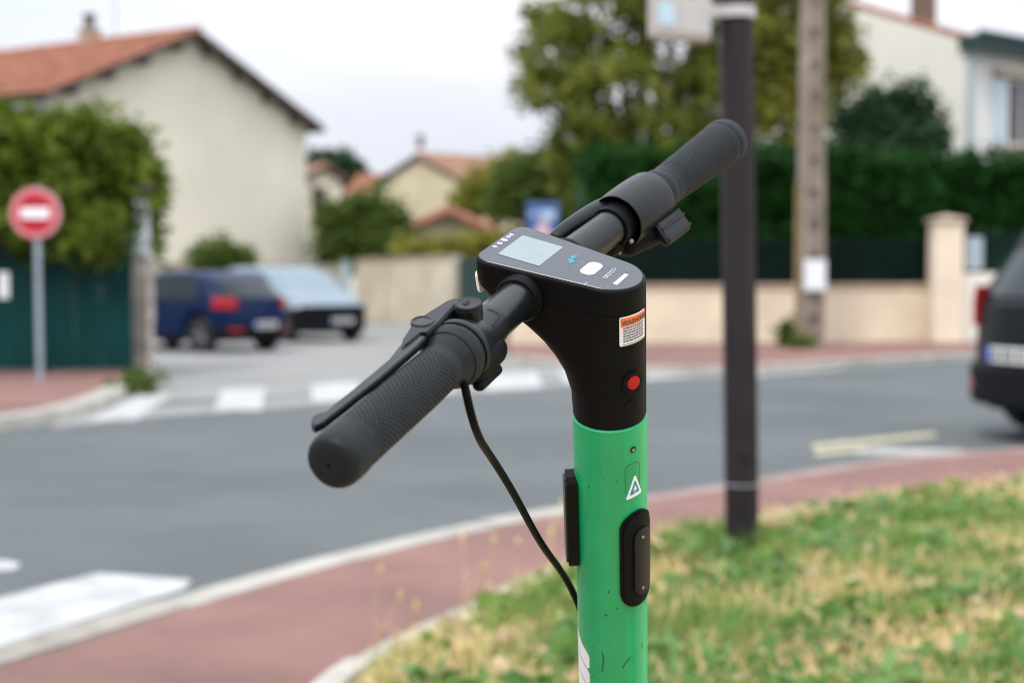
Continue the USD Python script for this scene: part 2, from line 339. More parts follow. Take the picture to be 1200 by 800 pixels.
# ------------------------------------------------------------------ foliage
def leaves(centers, size, spread, per, seed, flat=.5, aspect=.55):
    r = np.random.default_rng(seed); n = len(centers) * per
    c = np.repeat(centers, per, 0) + r.normal(0, 1, (n, 3)) * spread
    a = r.normal(0, 1, (n, 3)); a[:, 2] *= flat; a /= np.linalg.norm(a, axis=1)[:, None]
    b = np.cross(a, r.normal(0, 1, (n, 3))); b /= np.linalg.norm(b, axis=1)[:, None]
    s = size * r.uniform(.6, 1.3, n)[:, None]
    V = np.stack([c - a * s, c + b * s * aspect, c + a * s, c - b * s * aspect], 1).reshape(-1, 3)
    i = np.arange(n) * 4
    return trimesh.Trimesh(V, np.vstack([np.c_[i, i + 1, i + 2], np.c_[i, i + 2, i + 3]]), process=False)
def blob_centers(lobes, n, seed, shell=.5):
    r = np.random.default_rng(seed); out = []
    vol = np.array([l[3] * l[4] * l[5] for l in lobes]) ** (2 / 3); cnt = np.maximum(3, (n * vol / vol.sum()).astype(int))
    for (x, y, z, rx, ry, rz), k in zip(lobes, cnt):
        u = r.normal(0, 1, (k, 3)); u /= np.linalg.norm(u, axis=1)[:, None]; q = (shell + (1 - shell) * r.random(k))[:, None]
        out.append(np.array([x, y, z]) + u * q * np.array([rx, ry, rz]))
    return np.vstack(out)
def tree(name, label, base, lobes, leafmat, n, per, size, spread, seed, cat='tree', group=None, trunk_r=.16, shell=.45):
    t = Thing(name, label, cat, loc=base, group=group); r = np.random.default_rng(seed); base = np.array(base)
    top = np.mean([l[:3] for l in lobes], axis=0); wood = [tube(spline([base + (0, 0, -.1), base * .6 + top * .4 + r.normal(0, .1, 3) * (1, 1, 0), top], 10), np.linspace(trunk_r, trunk_r * .45, 10), 10)]
    for l in lobes:
        e = np.array(l[:3]); s = base * .45 + top * .55
        wood.append(tube(spline([s, (s + e) / 2 + r.normal(0, .15, 3), e], 8), np.linspace(trunk_r * .45, trunk_r * .12, 8), 7))
    t.part('trunk', cat_(wood), 'bark', world=True)
    t.part('crown', leaves(blob_centers(lobes, n, seed, shell), size, spread, per, seed + 1), leafmat, world=True, smooth=False)
    return t
def lob(px, py, Y, rx, rz, ry=None):
    p = At(px, py, Y); s = Y / FPX; return (*p, rx * s, (ry or rx) * s, rz * s)

# big loose tree behind the hedge, in the middle of the picture
Y = 33.0
L1 = [lob(655, 60, Y, 55, 55), lob(640, 105, Y - .5, 38, 40), lob(715, 30, Y, 75, 70), lob(720, 120, Y - 1, 70, 62), lob(790, 60, Y + 1, 80, 80), lob(690, 165, Y + .5, 48, 46), lob(770, 175, Y - .5, 70, 50), lob(830, 130, Y, 60, 70),
      lob(700, -60, Y, 80, 60), lob(800, -50, Y, 90, 70), lob(620, 95, Y, 26, 12), lob(640, 20, Y + .5, 30, 22), lob(850, 30, Y + 1, 55, 70), lob(735, 205, Y, 60, 30), lob(825, 190, Y, 55, 34), lob(672, 205, Y, 40, 30), lob(780, 215, Y, 60, 24)]
tree('broadleaf_tree', 'large loose olive green tree rising above the hedge behind the lamp post', (*At(745, 330, Y)[:2], 0), L1, 'leaf_tree', 640, 30, .11, .15, 11, trunk_r=.2, shell=.55)
Y = 30.5
L2 = [lob(905, 40, Y, 50, 60), lob(960, 80, Y, 52, 55), lob(925, 130, Y, 50, 50), lob(975, 30, Y + .5, 32, 34), lob(890, 105, Y + .5, 30, 60), lob(985, 75, Y, 36, 22), lob(930, -50, Y, 70, 60)]
tree('broadleaf_tree', 'yellowish thin tree behind the concrete utility pole beside the white house', (*At(925, 330, Y)[:2], 0), L2, 'leaf_tree_yellow', 300, 24, .11, .16, 21, trunk_r=.14)
Y = 39.0
L3 = [lob(655, 215, Y, 42, 40), lob(615, 225, Y, 36, 32), lob(690, 235, Y, 46, 40), lob(672, 270, Y, 50, 36)]
tree('broadleaf_tree', 'dark green bushy tree low behind the display and the blue sign', (*At(650, 330, Y)[:2], 0), L3, 'leaf_mid', 420, 24, .14, .24, 31)
Y = 29.0
L4 = [lob(1063, 130, Y, 17, 42), lob(1085, 140, Y, 14, 36), lob(1035, 150, Y, 26, 40), lob(1008, 152, Y, 26, 34), lob(1060, 165, Y, 48, 26), lob(1040, 190, Y, 66, 22)]
tree('conifer', 'dark blue green conifer shrub with two tips in front of the white gable', (*At(1045, 330, Y)[:2], 0), L4, 'leaf_dark', 420, 26, .09, .14, 41, trunk_r=.1)
Y = 47.0
L5 = [lob(415, 265, Y, 32, 34), lob(440, 255, Y, 26, 28), lob(395, 275, Y, 20, 36), lob(455, 280, Y, 28, 26), lob(425, 295, Y, 50, 22)]
tree('shrub', 'green rounded shrub between the pale house and the small orange roof', (*At(420, 330, Y)[:2], 0), L5, 'leaf_mid', 300, 22, .15, .25, 51, cat='shrub', trunk_r=.12)
Y = 43.0
L6 = [lob(488, 300, Y, 22, 11), lob(518, 301, Y, 24, 11), lob(552, 298, Y, 24, 13), lob(586, 296, Y, 16, 14)]
tree('shrub', 'yellow green shrub growing in front of the small orange roofed garage', (*At(530, 330, Y)[:2], 0), L6, 'leaf_lime', 260, 20, .13, .2, 61, cat='shrub', trunk_r=.06)
L7 = [lob(240, 302, 38.6, 20, 8), lob(266, 299, 38.6, 20, 9), lob(288, 305, 38.6, 14, 6), lob(256, 290, 38.6, 6, 10)]
tree('shrub', 'small sparse shrub at the foot of the cream gable above the blue car', (*At(258, 330, 38.6)[:2], 0), L7, 'leaf_mid', 80, 14, .11, .15, 71, cat='shrub', trunk_r=.05)
L8 = [lob(575, 225, 62, 24, 22), lob(560, 232, 62, 22, 16), lob(600, 205, 62, 22, 20)]
tree('broadleaf_tree', 'ochre green tree below the far brown roof', (*At(580, 330, 62)[:2], 0), L8, 'leaf_tree_yellow', 200, 20, .2, .3, 81)
L9 = [lob(375, 196, 95, 15, 9), lob(395, 194, 95, 17, 8), lob(410, 205, 95, 12, 10)]
tree('broadleaf_tree', 'dark far tree top above the red roofs beside the pale house', (*At(392, 330, 95)[:2], 0), L9, 'leaf_dark', 120, 20, .3, .35, 91)

# hedges
def hedge(name, label, p0, p1, thick, h, mat_, n, per, size, seed, wild=.12):
    p0, p1 = np.array(p0, float), np.array(p1, float); L = np.linalg.norm(p1 - p0); a = (p1 - p0) / L; b = np.array([-a[1], a[0]])
    t = Thing(name, label, 'hedge', loc=(*p0, 0)); r = np.random.default_rng(seed)
    core = trimesh.creation.box([1, 1, 1]); core = trimesh.Trimesh(*trimesh.remesh.subdivide_to_size(core.vertices, core.faces, .12, max_iter=20)); v = core.vertices
    q = np.c_[(v[:, 0] + .5) * L, v[:, 1] * (thick - .3), (v[:, 2] + .5) * (h - .2)]
    P = np.c_[p0 + q[:, :1] * a + q[:, 1:2] * b, q[:, 2]]; P += (meshkit.noise(P * 3.0, seed)[:, None] - .5) * .25
    core.vertices = P
    t.part('inner_twigs', core, mat_, world=True, smooth=False)
    u = r.random((n, 3)); side = r.random(n)
    x = u[:, 0] * L; y = np.where(side < .6, -thick / 2 + .1 * r.random(n), (u[:, 1] - .5) * thick); z = np.where(side < .6, u[:, 2] * h, h + r.normal(0, wild, n) + .25 * (meshkit.noise(np.c_[x * .7, 0 * x, 0 * x], seed) - .5))
    c = np.c_[p0 + x[:, None] * a + y[:, None] * b, z]
    t.part('foliage', leaves(c, size, .1, per, seed + 1), mat_, world=True, smooth=False)
hedge('clipped_hedge', 'tall dark clipped hedge behind the low cream wall', (1.2, 27.4), (12.5, 28.6), 1.3, 3.25, 'leaf_hedge', 1800, 14, .085, 101)
# ivy over the green fence
t = Thing('ivy_bush', 'overgrown ivy spilling over the green fence at the gate pillar', 'ivy', loc=(*At(60, 330, 18.6)[:2], .1))
Y = 18.7
LI = [lob(10, 200, Y, 60, 40), lob(60, 205, Y, 55, 45), lob(115, 200, Y, 50, 42), lob(138, 215, Y - .1, 36, 45), lob(164, 235, Y - .2, 18, 50), lob(40, 274, Y - 1.05, 40, 18, 8), lob(108, 278, Y - 1.05, 42, 20, 8), lob(-30, 272, Y - 1.05, 40, 20, 8), lob(20, 178, Y, 50, 28), lob(-10, 168, Y, 50, 24), lob(70, 172, Y, 44, 24), lob(125, 172, Y, 30, 22), lob(150, 250, Y, 26, 40), lob(60, 250, Y, 90, 50), lob(-60, 210, Y, 70, 60), lob(110, 260, Y, 60, 60), lob(95, 165, Y, 26, 26), lob(140, 180, Y, 24, 20), lob(30, 168, Y, 40, 22)]
t.part('stem', cat_([tube(spline([(-6.1 + k * .25, 18.9, .1), (-6.1 + k * .3, 18.8, 1.2), (-6.3 + k * .4, 18.7, 2.2)], 8), .03, 6) for k in range(4)]), 'bark', world=True)
t.part('foliage', cat_([leaves(blob_centers(LI, 1050, 5, .5), .085, .13, 30, 6), leaves(np.array([At(x, y, Y) for x, y in [(105, 140), (98, 150), (112, 128), (150, 160), (165, 165), (60, 150), (40, 140), (20, 145), (182, 190), (188, 215), (158, 150), (130, 158), (80, 152)]]), .07, .10, 14, 8)]), 'leaf_ivy', world=True, smooth=False)

# ------------------------------------------------------------------ houses
def tri_prism(poly3, thick, n):      # planar polygon with thickness along n
    P = np.array(poly3, float); return as_tri(m3.Manifold.hull_points(np.vstack([P, P + np.array(n) * thick])))
def tiled(e0, e1, r1, r0, pitch=.24, row=.38, thick=.10):
    """a pitched roof face: eave e0->e1, ridge r0->r1, as waves of round tiles stepping down, closed below"""
    e0, e1, r1, r0 = map(lambda q: np.array(q, float), (e0, e1, r1, r0)); W = np.linalg.norm(e1 - e0); H = np.linalg.norm(r0 - e0)
    nu, nv = int(W / pitch) * 4, int(H / row) * 2; u = np.linspace(0, 1, nu + 1); v = np.repeat(np.linspace(0, 1, nv // 2 + 1), 2)[1:-1]
    n = np.cross(e1 - e0, r0 - e0); n /= np.linalg.norm(n); n = n if n[2] > 0 else -n
    lift = np.tile([0.06, 0.02], len(v) // 2)[:len(v)]
    U, V = np.meshgrid(u, v, indexing='ij'); P = ((e0 * (1 - U[..., None]) + e1 * U[..., None]) * (1 - V[..., None]) + (r0 * (1 - U[..., None]) + r1 * U[..., None]) * V[..., None])
    P = P + n * ((.045 * np.abs(np.sin(np.arange(nu + 1) * np.pi / 4)))[:, None, None] + lift[None, :, None] + meshkit.noise(P * 4, 2)[..., None] * .02)
    a, b = P.shape[:2]; i, j = np.meshgrid(np.arange(a - 1), np.arange(b - 1), indexing='ij'); q = np.stack([i * b + j, (i + 1) * b + j, (i + 1) * b + j + 1, i * b + j + 1], -1).reshape(-1, 4)
    top = trimesh.Trimesh(P.reshape(-1, 3), np.vstack([q[:, [0, 1, 2]], q[:, [0, 2, 3]]]), process=False)
    return top, tri_prism([e0, e1, r1, r0], -thick, n)
def house(name, label, corner, gdir, rdir, gw, rl, eave, ridge, wall, roofm, over=.35, z0=0.0, cat='house', chim=None):
    """corner: one foot of the gable wall; gdir along the gable wall (length gw), rdir along the ridge (length rl)"""
    c, g, r = np.array([*corner, 0.0]), np.array([*gdir, 0.0]), np.array([*rdir, 0.0]); g /= np.linalg.norm(g); r /= np.linalg.norm(r)
    t = Thing(name, label, cat, loc=(corner[0], corner[1], z0)); Z = np.array([0, 0, 1.0])
    gab = np.array([c + Z * z0, c + g * gw + Z * z0, c + g * gw + Z * eave, c + g * gw / 2 + Z * ridge, c + Z * eave])
    t.part('wall', m3.Manifold.hull_points(np.vstack([gab, gab + r * rl])), wall, world=True, smooth=False)
    sl = (ridge - eave) / (gw / 2)
    tiles, under = [], []
    for s in (0, 1):
        ev = (c - g * over if s == 0 else c + g * (gw + over)) + Z * (eave - sl * over + .04); rd = c + g * gw / 2 + Z * (ridge + .04)
        e0, e1, r0, r1 = ev - r * over, ev + r * (rl + over), rd - r * over, rd + r * (rl + over)
        a, b = tiled(e0, e1, r1, r0); tiles.append(moved(a, (0, 0, .11))); under.append(moved(b, (0, 0, .11)))
    rp = t.part('roof', cat_(tiles), roofm, world=True, smooth=50)
    t.part('eaves_board', cat_(under), 'soffit', world=True, smooth=False)
    t.part('ridge_tile', tube([c + g * gw / 2 + Z * (ridge + .2) - r * over, c + g * gw / 2 + Z * (ridge + .2) + r * (rl + over)], .11, 10), roofm, parent=rp, world=True)
    return t, c, g, r, rp
Z3 = np.array([0, 0, 1.0])
# pale house on the left
g = np.array([.545, .838]); r = np.array([-.838, .545])
pr = At(359, 325, 47.6)[:2]; GW = 10.0
t, c, gg, rr, rp = house('pale_house', 'cream house with large blank gable wall and orange tiled roof behind the cars', pr - g * GW, g, r, GW, 15, 5.8, 7.9, 'render_cream', 'roof_tile', over=.45)
ap = c + gg * GW / 2
ch = ap + rr * 4.0
t.part('chimney', cat_([bx(-.27, .27, -.22, .22, 7.6, 8.42), bx(-.31, .31, -.26, .26, 8.42, 8.5)]).apply_transform(trimesh.transformations.rotation_matrix(.6, [0, 0, 1])).apply_translation((ch[0], ch[1], 0)), 'coping', parent=rp, world=True, smooth=False)
t.part('chimney_pot', moved(lathe([(0, 0), (.15, 0), (.15, .3), (.21, .34), (.21, .42), (0, .42)], 16), (ch[0], ch[1], 8.5)), 'soffit', parent=rp, world=True)
t.part('aerial', cat_([rod((ch[0] + .75, ch[1], 7.9), (ch[0] + .75, ch[1], 11), .02, n=8)] + [rod((ch[0] + .3, ch[1], 10.2 + k * .25), (ch[0] + 1.2, ch[1], 10.2 + k * .25), .012, n=6) for k in range(3)]), 'galvanised', parent=rp, world=True)
ev0 = c - gg * .45 + Z3 * 5.5
t.part('gutter', tube([ev0 - rr * .4 - Z3 * .02, ev0 + rr * 15 - Z3 * .02], .09, 10), 'gutter_grey', world=True)
for k in range(4):           # rafter ends under the verge
    for s in (0, 1):
        f = (k + .5) / 4; p = c + gg * (GW / 2 * f if s == 0 else GW - GW / 2 * f) + Z3 * (5.8 + 2.1 * f - .06)
        t.part('rafter_end', xf(bx(-.08, .08, -.42, .0, -.12, .1), frame_mat(p, gg, rr, Z3)), 'soffit', world=True, smooth=False)
for (q, h0, h1) in ((3.0, 3.1, 4.4), (7.5, 3.1, 4.4)):
    w = t.part('window', xf(bx(q, q + 1.1, .0, .06, h0, h1), frame_mat(c, rr, -gg, Z3)), 'window_dark', world=True, smooth=False)
    t.part('window_frame', xf(bx(q - .08, q + 1.18, -.05, .03, h0 - .08, h1 + .08), frame_mat(c, rr, -gg, Z3)), 'shutter_pale', parent=w, world=True, smooth=False)
# low annex to its right
a0 = At(361, 325, 51)[:2]; t, c, gg, rr, rp = house('annex', 'small pale annex with brown window joined to the gable house', a0, (.93, .37), (-.37, .93), 1.15, 4, 4.4, 4.75, 'render_cream', 'roof_tile_pale', over=.15, cat='annex')
w = t.part('window', xf(bx(.12, .62, -.05, .05, 3.3, 4.2), frame_mat(c, gg, rr, Z3)), 'brown_wood', world=True, smooth=False)
t.part('pane', xf(bx(.2, .54, -.06, -.02, 3.4, 4.1), frame_mat(c, gg, rr, Z3)), 'window_dark', parent=w, world=True, smooth=False)
t.part('balcony', xf(bx(-.05, 1.2, -.5, 0, 1.7, 2.5), frame_mat(c, gg, rr, Z3)), 'render_facade', world=True, smooth=False)
# white far house, red roof
a0 = At(403, 325, 78)[:2]; t, c, gg, rr, rp = house('far_white_house', 'far white house with bright red roof beyond the shrub', a0, (.25, .97), (.97, -.25), 6, 1.6, 4.95, 6.3, 'render_facade', 'roof_tile_bright', over=.35)
# far yellow house
a0 = At(440, 325, 71)[:2]; t, c, gg, rr, rp = house('far_yellow_house', 'far yellow house with blank gable, tall chimney and faded brown roof', a0, (.87, -.5), (.80, .60), 4.9, 5.2, 5.35, 6.55, 'render_yellow', 'roof_tile_pale', over=.2)
ch = c + gg * 2.0 + rr * .5
t.part('chimney', bx(ch[0] - .2, ch[0] + .2, ch[1] - .2, ch[1] + .2, 5.9, 7.0), 'render_facade', parent=rp, world=True, smooth=False)
t.part('chimney_pot', cat_([bx(ch[0] - .15, ch[0] + .15, ch[1] - .15, ch[1] + .15, 7.0, 7.6), bx(ch[0] - .2, ch[0] + .2, ch[1] - .2, ch[1] + .2, 7.6, 7.66)]), 'brown_wood', parent=rp, world=True, smooth=False)
# garage
a0 = At(470, 325, 50)[:2]; t, c, gg, rr, rp = house('garage', 'small yellow garage with low orange gable roof behind the display', a0, (1, .04), (-.04, 1), 3.05, 6, 2.62, 3.28, 'render_yellow', 'roof_tile_bright', over=.28, cat='garage')
t.part('verge_tile', cat_([tube([c - gg * .3 - rr * .3 + Z3 * 2.55, c + gg * 1.525 - rr * .3 + Z3 * 3.34], .14, 8), tube([c + gg * 3.35 - rr * .3 + Z3 * 2.55, c + gg * 1.525 - rr * .3 + Z3 * 3.34], .14, 8)]), 'roof_tile_bright', parent=rp, world=True)
# white house on the right: gable wall goes left and away from the corner
c0 = At(1128, 325, 34)[:2]; gd = np.array([-.64, .768]); rd = np.array([.768, .64])
c, gg, rr = np.array([*c0, 0.0]), np.array([*gd, 0.0]), np.array([*rd, 0.0]); gg /= np.linalg.norm(gg); rr /= np.linalg.norm(rr)
t = Thing('white_house', 'white two storey house with green eaves and shuttered window on the right', 'house', loc=(c[0], c[1], 0))
foot = np.array([c, c + gg * 9, c + gg * 9 + rr * 12, c + rr * 12])
t.part('wall', m3.Manifold.hull_points(np.vstack([foot, foot + Z3 * 6.45])), 'render_white', world=True, smooth=False)
gab = np.array([c + Z3 * 6.4 + gg * .05, c + gg * 8.95 + Z3 * 6.4, c + gg * 4.5 + Z3 * 8.05])
t.part('gable_wall', tri_prism(gab + rr * .002, .32, rr), 'render_white', world=True, smooth=False)
roofp = np.array([c - gg * .3 + Z3 * 6.47, c + gg * 9.3 + Z3 * 6.47, c + gg * 4.5 + Z3 * 6.95]) + rr * .33
rp = t.part('roof', tri_prism(roofp, 11.9, rr), 'roof_tile_pale', world=True, smooth=False)
for s_ in (0, 1):
    for k in range(14):
        f0, f1 = k / 14 + .004, (k + 1) / 14 - .004; a_, b_ = (c - gg * .12 + Z3 * 6.42, c + gg * 4.5 + Z3 * 8.1) if s_ == 0 else (c + gg * 9.12 + Z3 * 6.42, c + gg * 4.5 + Z3 * 8.1)
        t.part('verge_tile', tube([a_ * (1 - f0) + b_ * f0 + rr * .1, a_ * (1 - f1) + b_ * f1 + rr * .1], [.10, .085], 8), 'roof_tile_bright', parent=rp, world=True)
ch = c + gg * 1.35 + rr * .35
t.part('chimney', cat_([bx(-.22, .22, -.2, .2, 6.7, 8.3), bx(-.27, .27, -.25, .25, 8.3, 8.38)]).apply_transform(trimesh.transformations.rotation_matrix(.7, [0, 0, 1])).apply_translation((ch[0], ch[1], 0)), 'brown_wood', parent=rp, world=True, smooth=False)
FM = frame_mat(c, rr, gg, Z3)      # facade: x along the ridge, -y outwards
t.part('facade_render', xf(bx(.02, 11.98, -.012, .05, 0, 6.3), FM), 'render_facade', world=True, smooth=False)
t.part('fascia', xf(bx(-.12, 12.2, -.42, .1, 6.2, 6.5), FM), 'fascia_green', world=True, smooth=False)
t.part('rain_gutter', xf(tube([(-.15, -.48, 6.5), (12, -.48, 6.5)], .08, 10), FM), 'fascia_green', world=True)
t.part('drainpipe', xf(tube([(.1, -.07, 0.1), (.1, -.07, 6.2)], .07, 10), FM), 'pipe_blue_grey', world=True)
w = t.part('window', xf(bx(1.62, 2.75, -.03, .05, 4.25, 5.62), FM), 'window_dark', world=True, smooth=False)
t.part('window_frame', xf(cat_([bx(1.57, 1.63, -.05, .05, 4.2, 5.67), bx(2.74, 2.8, -.05, .05, 4.2, 5.67), bx(1.63, 2.74, -.05, .05, 5.62, 5.67), bx(1.63, 2.74, -.05, .05, 4.2, 4.25), bx(2.15, 2.21, -.045, .05, 4.25, 5.62)]), FM), 'render_facade', parent=w, world=True, smooth=False)
t.part('sill', xf(bx(1.5, 2.9, -.14, .05, 4.1, 4.2), FM), 'coping', parent=w, world=True, smooth=False)
t.part('shutter', xf(cat_([bx(1.0, 1.54, -.07, -.015, 4.2, 5.67)] + [bx(1.05, 1.49, -.085, -.05, 4.3 + k * .11, 4.38 + k * .11) for k in range(12)]), FM), 'shutter_pale', world=True, smooth=False)
t.part('shutter', xf(cat_([bx(2.83, 3.4, -.07, -.015, 4.2, 5.67)] + [bx(2.9, 3.33, -.085, -.05, 4.3 + k * .11, 4.38 + k * .11) for k in range(12)]), FM), 'shutter_pale', world=True, smooth=False)
t.part('awning_box', xf(bx(1.0, 3.2, -.22, -.013, 5.72, 5.86), FM), 'coping', world=True, smooth=False)

# ------------------------------------------------------------------ walls, fences, gates
def wall_run(name, label, p0, p1, z0, z1, thick, m, cap=None, caplift=.05, panels=0, pm=None, cat='wall', group=None):
    p0, p1 = np.array(p0[:2], float), np.array(p1[:2], float); L = np.linalg.norm(p1 - p0); a = (p1 - p0) / L
    t = Thing(name, label, cat, loc=(*p0, z0), rz=math.atan2(a[1], a[0]), group=group); h = z1 - z0
    if panels:
        st = L / panels
        for k in range(panels):
            t.part('wall_panel', bx(k * st + .07, (k + 1) * st - .07, 0, thick * .7, 0, h * (1 - .02 * (k % 2)), .01), m, smooth=False)
        for k in range(panels + 1):
            t.part('wall_post', bx(k * st - .07, k * st + .07, -.03, thick, 0, h + .03, .01), pm or m, smooth=False)
    else:
        t.part('wall_body', bx(0, L, 0, thick, 0, h), m, smooth=False)
    if cap:
        n = max(1, int(L / 1.0))
        for k in range(n): t.part('coping_stone', bx(k * L / n + .006, (k + 1) * L / n - .006, -.05, thick + .05, h + .002, h + caplift, .008), cap, smooth=False)
    return t, L
w0, w1 = G(600, 403, ZF), G(1090, 400, ZF)
wall_run('garden_wall', 'low cream garden wall with coping running below the clipped hedge', w0, w1, ZF, ZF + .93, .2, 'wall_cream', 'coping', .06)
# green mesh panels on the wall
p0, p1 = w0 + (0, .09, 0), w1 + (0, .09, 0); L = np.linalg.norm((p1 - p0)[:2]); a = (p1 - p0)[:2] / L
t = Thing('mesh_fence', 'dark green mesh fence standing on the low cream wall', 'fence', loc=(*p0[:2], ZF + .995), rz=math.atan2(a[1], a[0]))
npn = 4
for k in range(npn):
    x0, x1 = k * L / npn + .05, (k + 1) * L / npn - .05
    bars = [bx(x0, x1, -.008, .008, z, z + .015) for z in np.linspace(.03, .72, 9)] + [bx(x, x + .012, -.012, .004, .0, .75) for x in np.arange(x0, x1, .06)] + [bx(x0, x1, .02, .026, .02, .72)]
    t.part('mesh_panel', cat_(bars), 'fence_mesh', smooth=False)
for k in range(npn + 1): t.part('fence_post', bx(k * L / npn - .03, k * L / npn + .03, -.03, .03, 0, .8), 'fence_mesh', smooth=False)
# gate pillar right
p = G(1108, 401, ZF)
t = Thing('gate_pillar', 'square cream gate pillar with capstone at the right end of the garden wall', 'pillar', loc=(p[0], p[1] + .02, ZF))
t.part('shaft', bx(-.245, .245, -.2, .25, 0, 2.02, .012), 'pillar_cream', smooth=False)
t.part('capstone', cat_([bx(-.29, .29, -.25, .3, 2.022, 2.09, .012), as_tri(m3.Manifold.hull_points(np.array([(-.27, -.23, 2.091), (.27, -.23, 2.091), (.27, .28, 2.091), (-.27, .28, 2.091), (0, .02, 2.16)])))]), 'coping', smooth=False)
q0, q1 = p + (.27, .1, 0), p + (5.0, .5, 0)
wall_run('garden_wall', 'whitish low wall under green boards beyond the gate pillar behind the black car', q0, q1, ZF, ZF + 1.18, .2, 'render_white')
a = (q1 - q0)[:2]; L = np.linalg.norm(a); a /= L
t = Thing('board_fence', 'green board fence with pale letter plate right of the gate pillar', 'fence', loc=(*q0[:2], ZF + 1.182), rz=math.atan2(a[1], a[0]))
for k in range(16): t.part('board', bx(k * .29 + .01, k * .29 + .28, .06, .09, 0, .70 + .01 * (k % 2)), 'fence_mesh', smooth=False)
t.part('letter_plate', bx(.10, .40, .02, .055, .05, .6, .01), 'pipe_blue_grey', smooth=False)
# concrete panel wall along the side street, then a green gate
wall_run('panel_wall', 'weathered beige concrete panel wall beside the parked silver car', (*At(418, 325, 44)[:2],), (*At(531, 325, 36.5)[:2],), 0, 1.68, .2, 'panel_concrete', 'coping', .05, panels=3, pm='panel_concrete')
p0, p1 = At(537, 325, 36)[:2], At(592, 325, 31)[:2]; L = np.linalg.norm(p1 - p0); a = (p1 - p0) / L
t = Thing('sheet_gate', 'green sheet metal gate at the end of the concrete panel wall', 'gate', loc=(*p0, 0), rz=math.atan2(a[1], a[0]))
for k in range(6): t.part('gate_sheet', bx(k * L / 6 + .01, (k + 1) * L / 6 - .01, .0, .04, .08, 1.62), 'fence_green', smooth=False)
t.part('gate_rail', cat_([bx(0, L, .045, .09, .2, .28), bx(0, L, .045, .09, 1.4, 1.48)]), 'fence_green', smooth=False)
p2 = At(600, 325, 30.4)[:2]; p3 = (1.0, 26.0)
wall_run('yard_fence', 'green sheet fence between the gate and the garden wall behind the head', p2, p3, ZF, 1.5, .06, 'fence_green', panels=5, pm='fence_green', cat='fence')
wall_run('boundary_wall', 'grey boundary wall behind the two parked cars', At(150, 325, 38)[:2], At(400, 325, 45.5)[:2], 0, 1.52, .22, 'panel_concrete', 'coping', .05)
p = At(405, 325, 44.6); t = Thing('short_post', 'short blue grey post where the two street walls meet', 'post', loc=(p[0], p[1], 0)); t.part('shaft', rod((0, 0, 0), (0, 0, 1.62), .16, n=14), 'pipe_blue_grey'); t.part('cap', lathe([(0, 1.62), (.19, 1.62), (.19, 1.66), (0, 1.72)], 14), 'gutter_grey')
# green fence left with pillar
f0, f1 = G(-140, 438, ZF), G(152, 436, ZF); L = np.linalg.norm((f1 - f0)[:2]); a = (f1 - f0)[:2] / L
t = Thing('sheet_fence', 'dark green sheet metal fence behind the no entry sign', 'fence', loc=(*f0[:2], ZF), rz=math.atan2(a[1], a[0]))
nb = 9
for k in range(nb): t.part('fence_sheet', bx(k * L / nb + .003, (k + 1) * L / nb - .003, 0, .03, .04, 1.58 + .05 * ((k // 3) % 2)), 'fence_green', smooth=False)
t.part('fence_rail', cat_([bx(0, L, .035, .075, .25, .31), bx(0, L, .035, .075, 1.3, 1.36)]), 'fence_green', smooth=False)
for k in (0, 3, 6, 9): t.part('fence_post', bx(k * L / nb - .04, k * L / nb + .04, -.02, .0, .0, 1.66), 'fence_green', smooth=False)
t.part('notice', bx((5 - -140) / 292 * L - .06, (5 - -140) / 292 * L + .06, -.03, -.022, .86, 1.16, .003), 'paper', smooth=False, label='small white notice fixed to the green fence')
p = G(165, 432, ZF)
t = Thing('gate_pillar', 'narrow weathered stone pillar with pale meter box at the end of the green fence', 'pillar', loc=(p[0], p[1], ZF))
for k in range(8): t.part('stone_block', bx(-.135 + rng.uniform(-.006, .006), .135 + rng.uniform(-.006, .006), -.14, .14, k * .27, k * .27 + .262, .01), 'pillar_stone', smooth=False)
t.part('capstone', bx(-.17, .17, -.17, .17, 2.165, 2.22, .01), 'pillar_stone', smooth=False)
t.part('meter_box', bx(-.02, .16, -.2, -.145, 1.35, 2.02, .012), 'box_pale', smooth=False)
# weeds
t = Thing('weed_patch', 'green weeds growing at the foot of the left stone pillar', 'weeds', loc=(*G(160, 452, ZF)[:2], ZF), kind='stuff')
t.part('foliage', leaves(blob_centers([(*G(166, 444, ZF)[:2], .08, .22, .18, .09), (*G(150, 452, ZF)[:2], .06, .18, .18, .07)], 40, 3, .2), .05, .06, 14, 4), 'leaf_mid', world=True, smooth=False)
t = Thing('weed_patch', 'tall weeds at the foot of the concrete utility pole', 'weeds', loc=(*G(930, 406, ZF)[:2], ZF), kind='stuff')
t.part('foliage', leaves(blob_centers([(*G(926, 405, ZF)[:2], .3, .22, .15, .3), (*G(938, 408, ZF)[:2], .15, .2, .15, .14)], 50, 3, .2), .06, .07, 14, 4), 'leaf_mid', world=True, smooth=False)

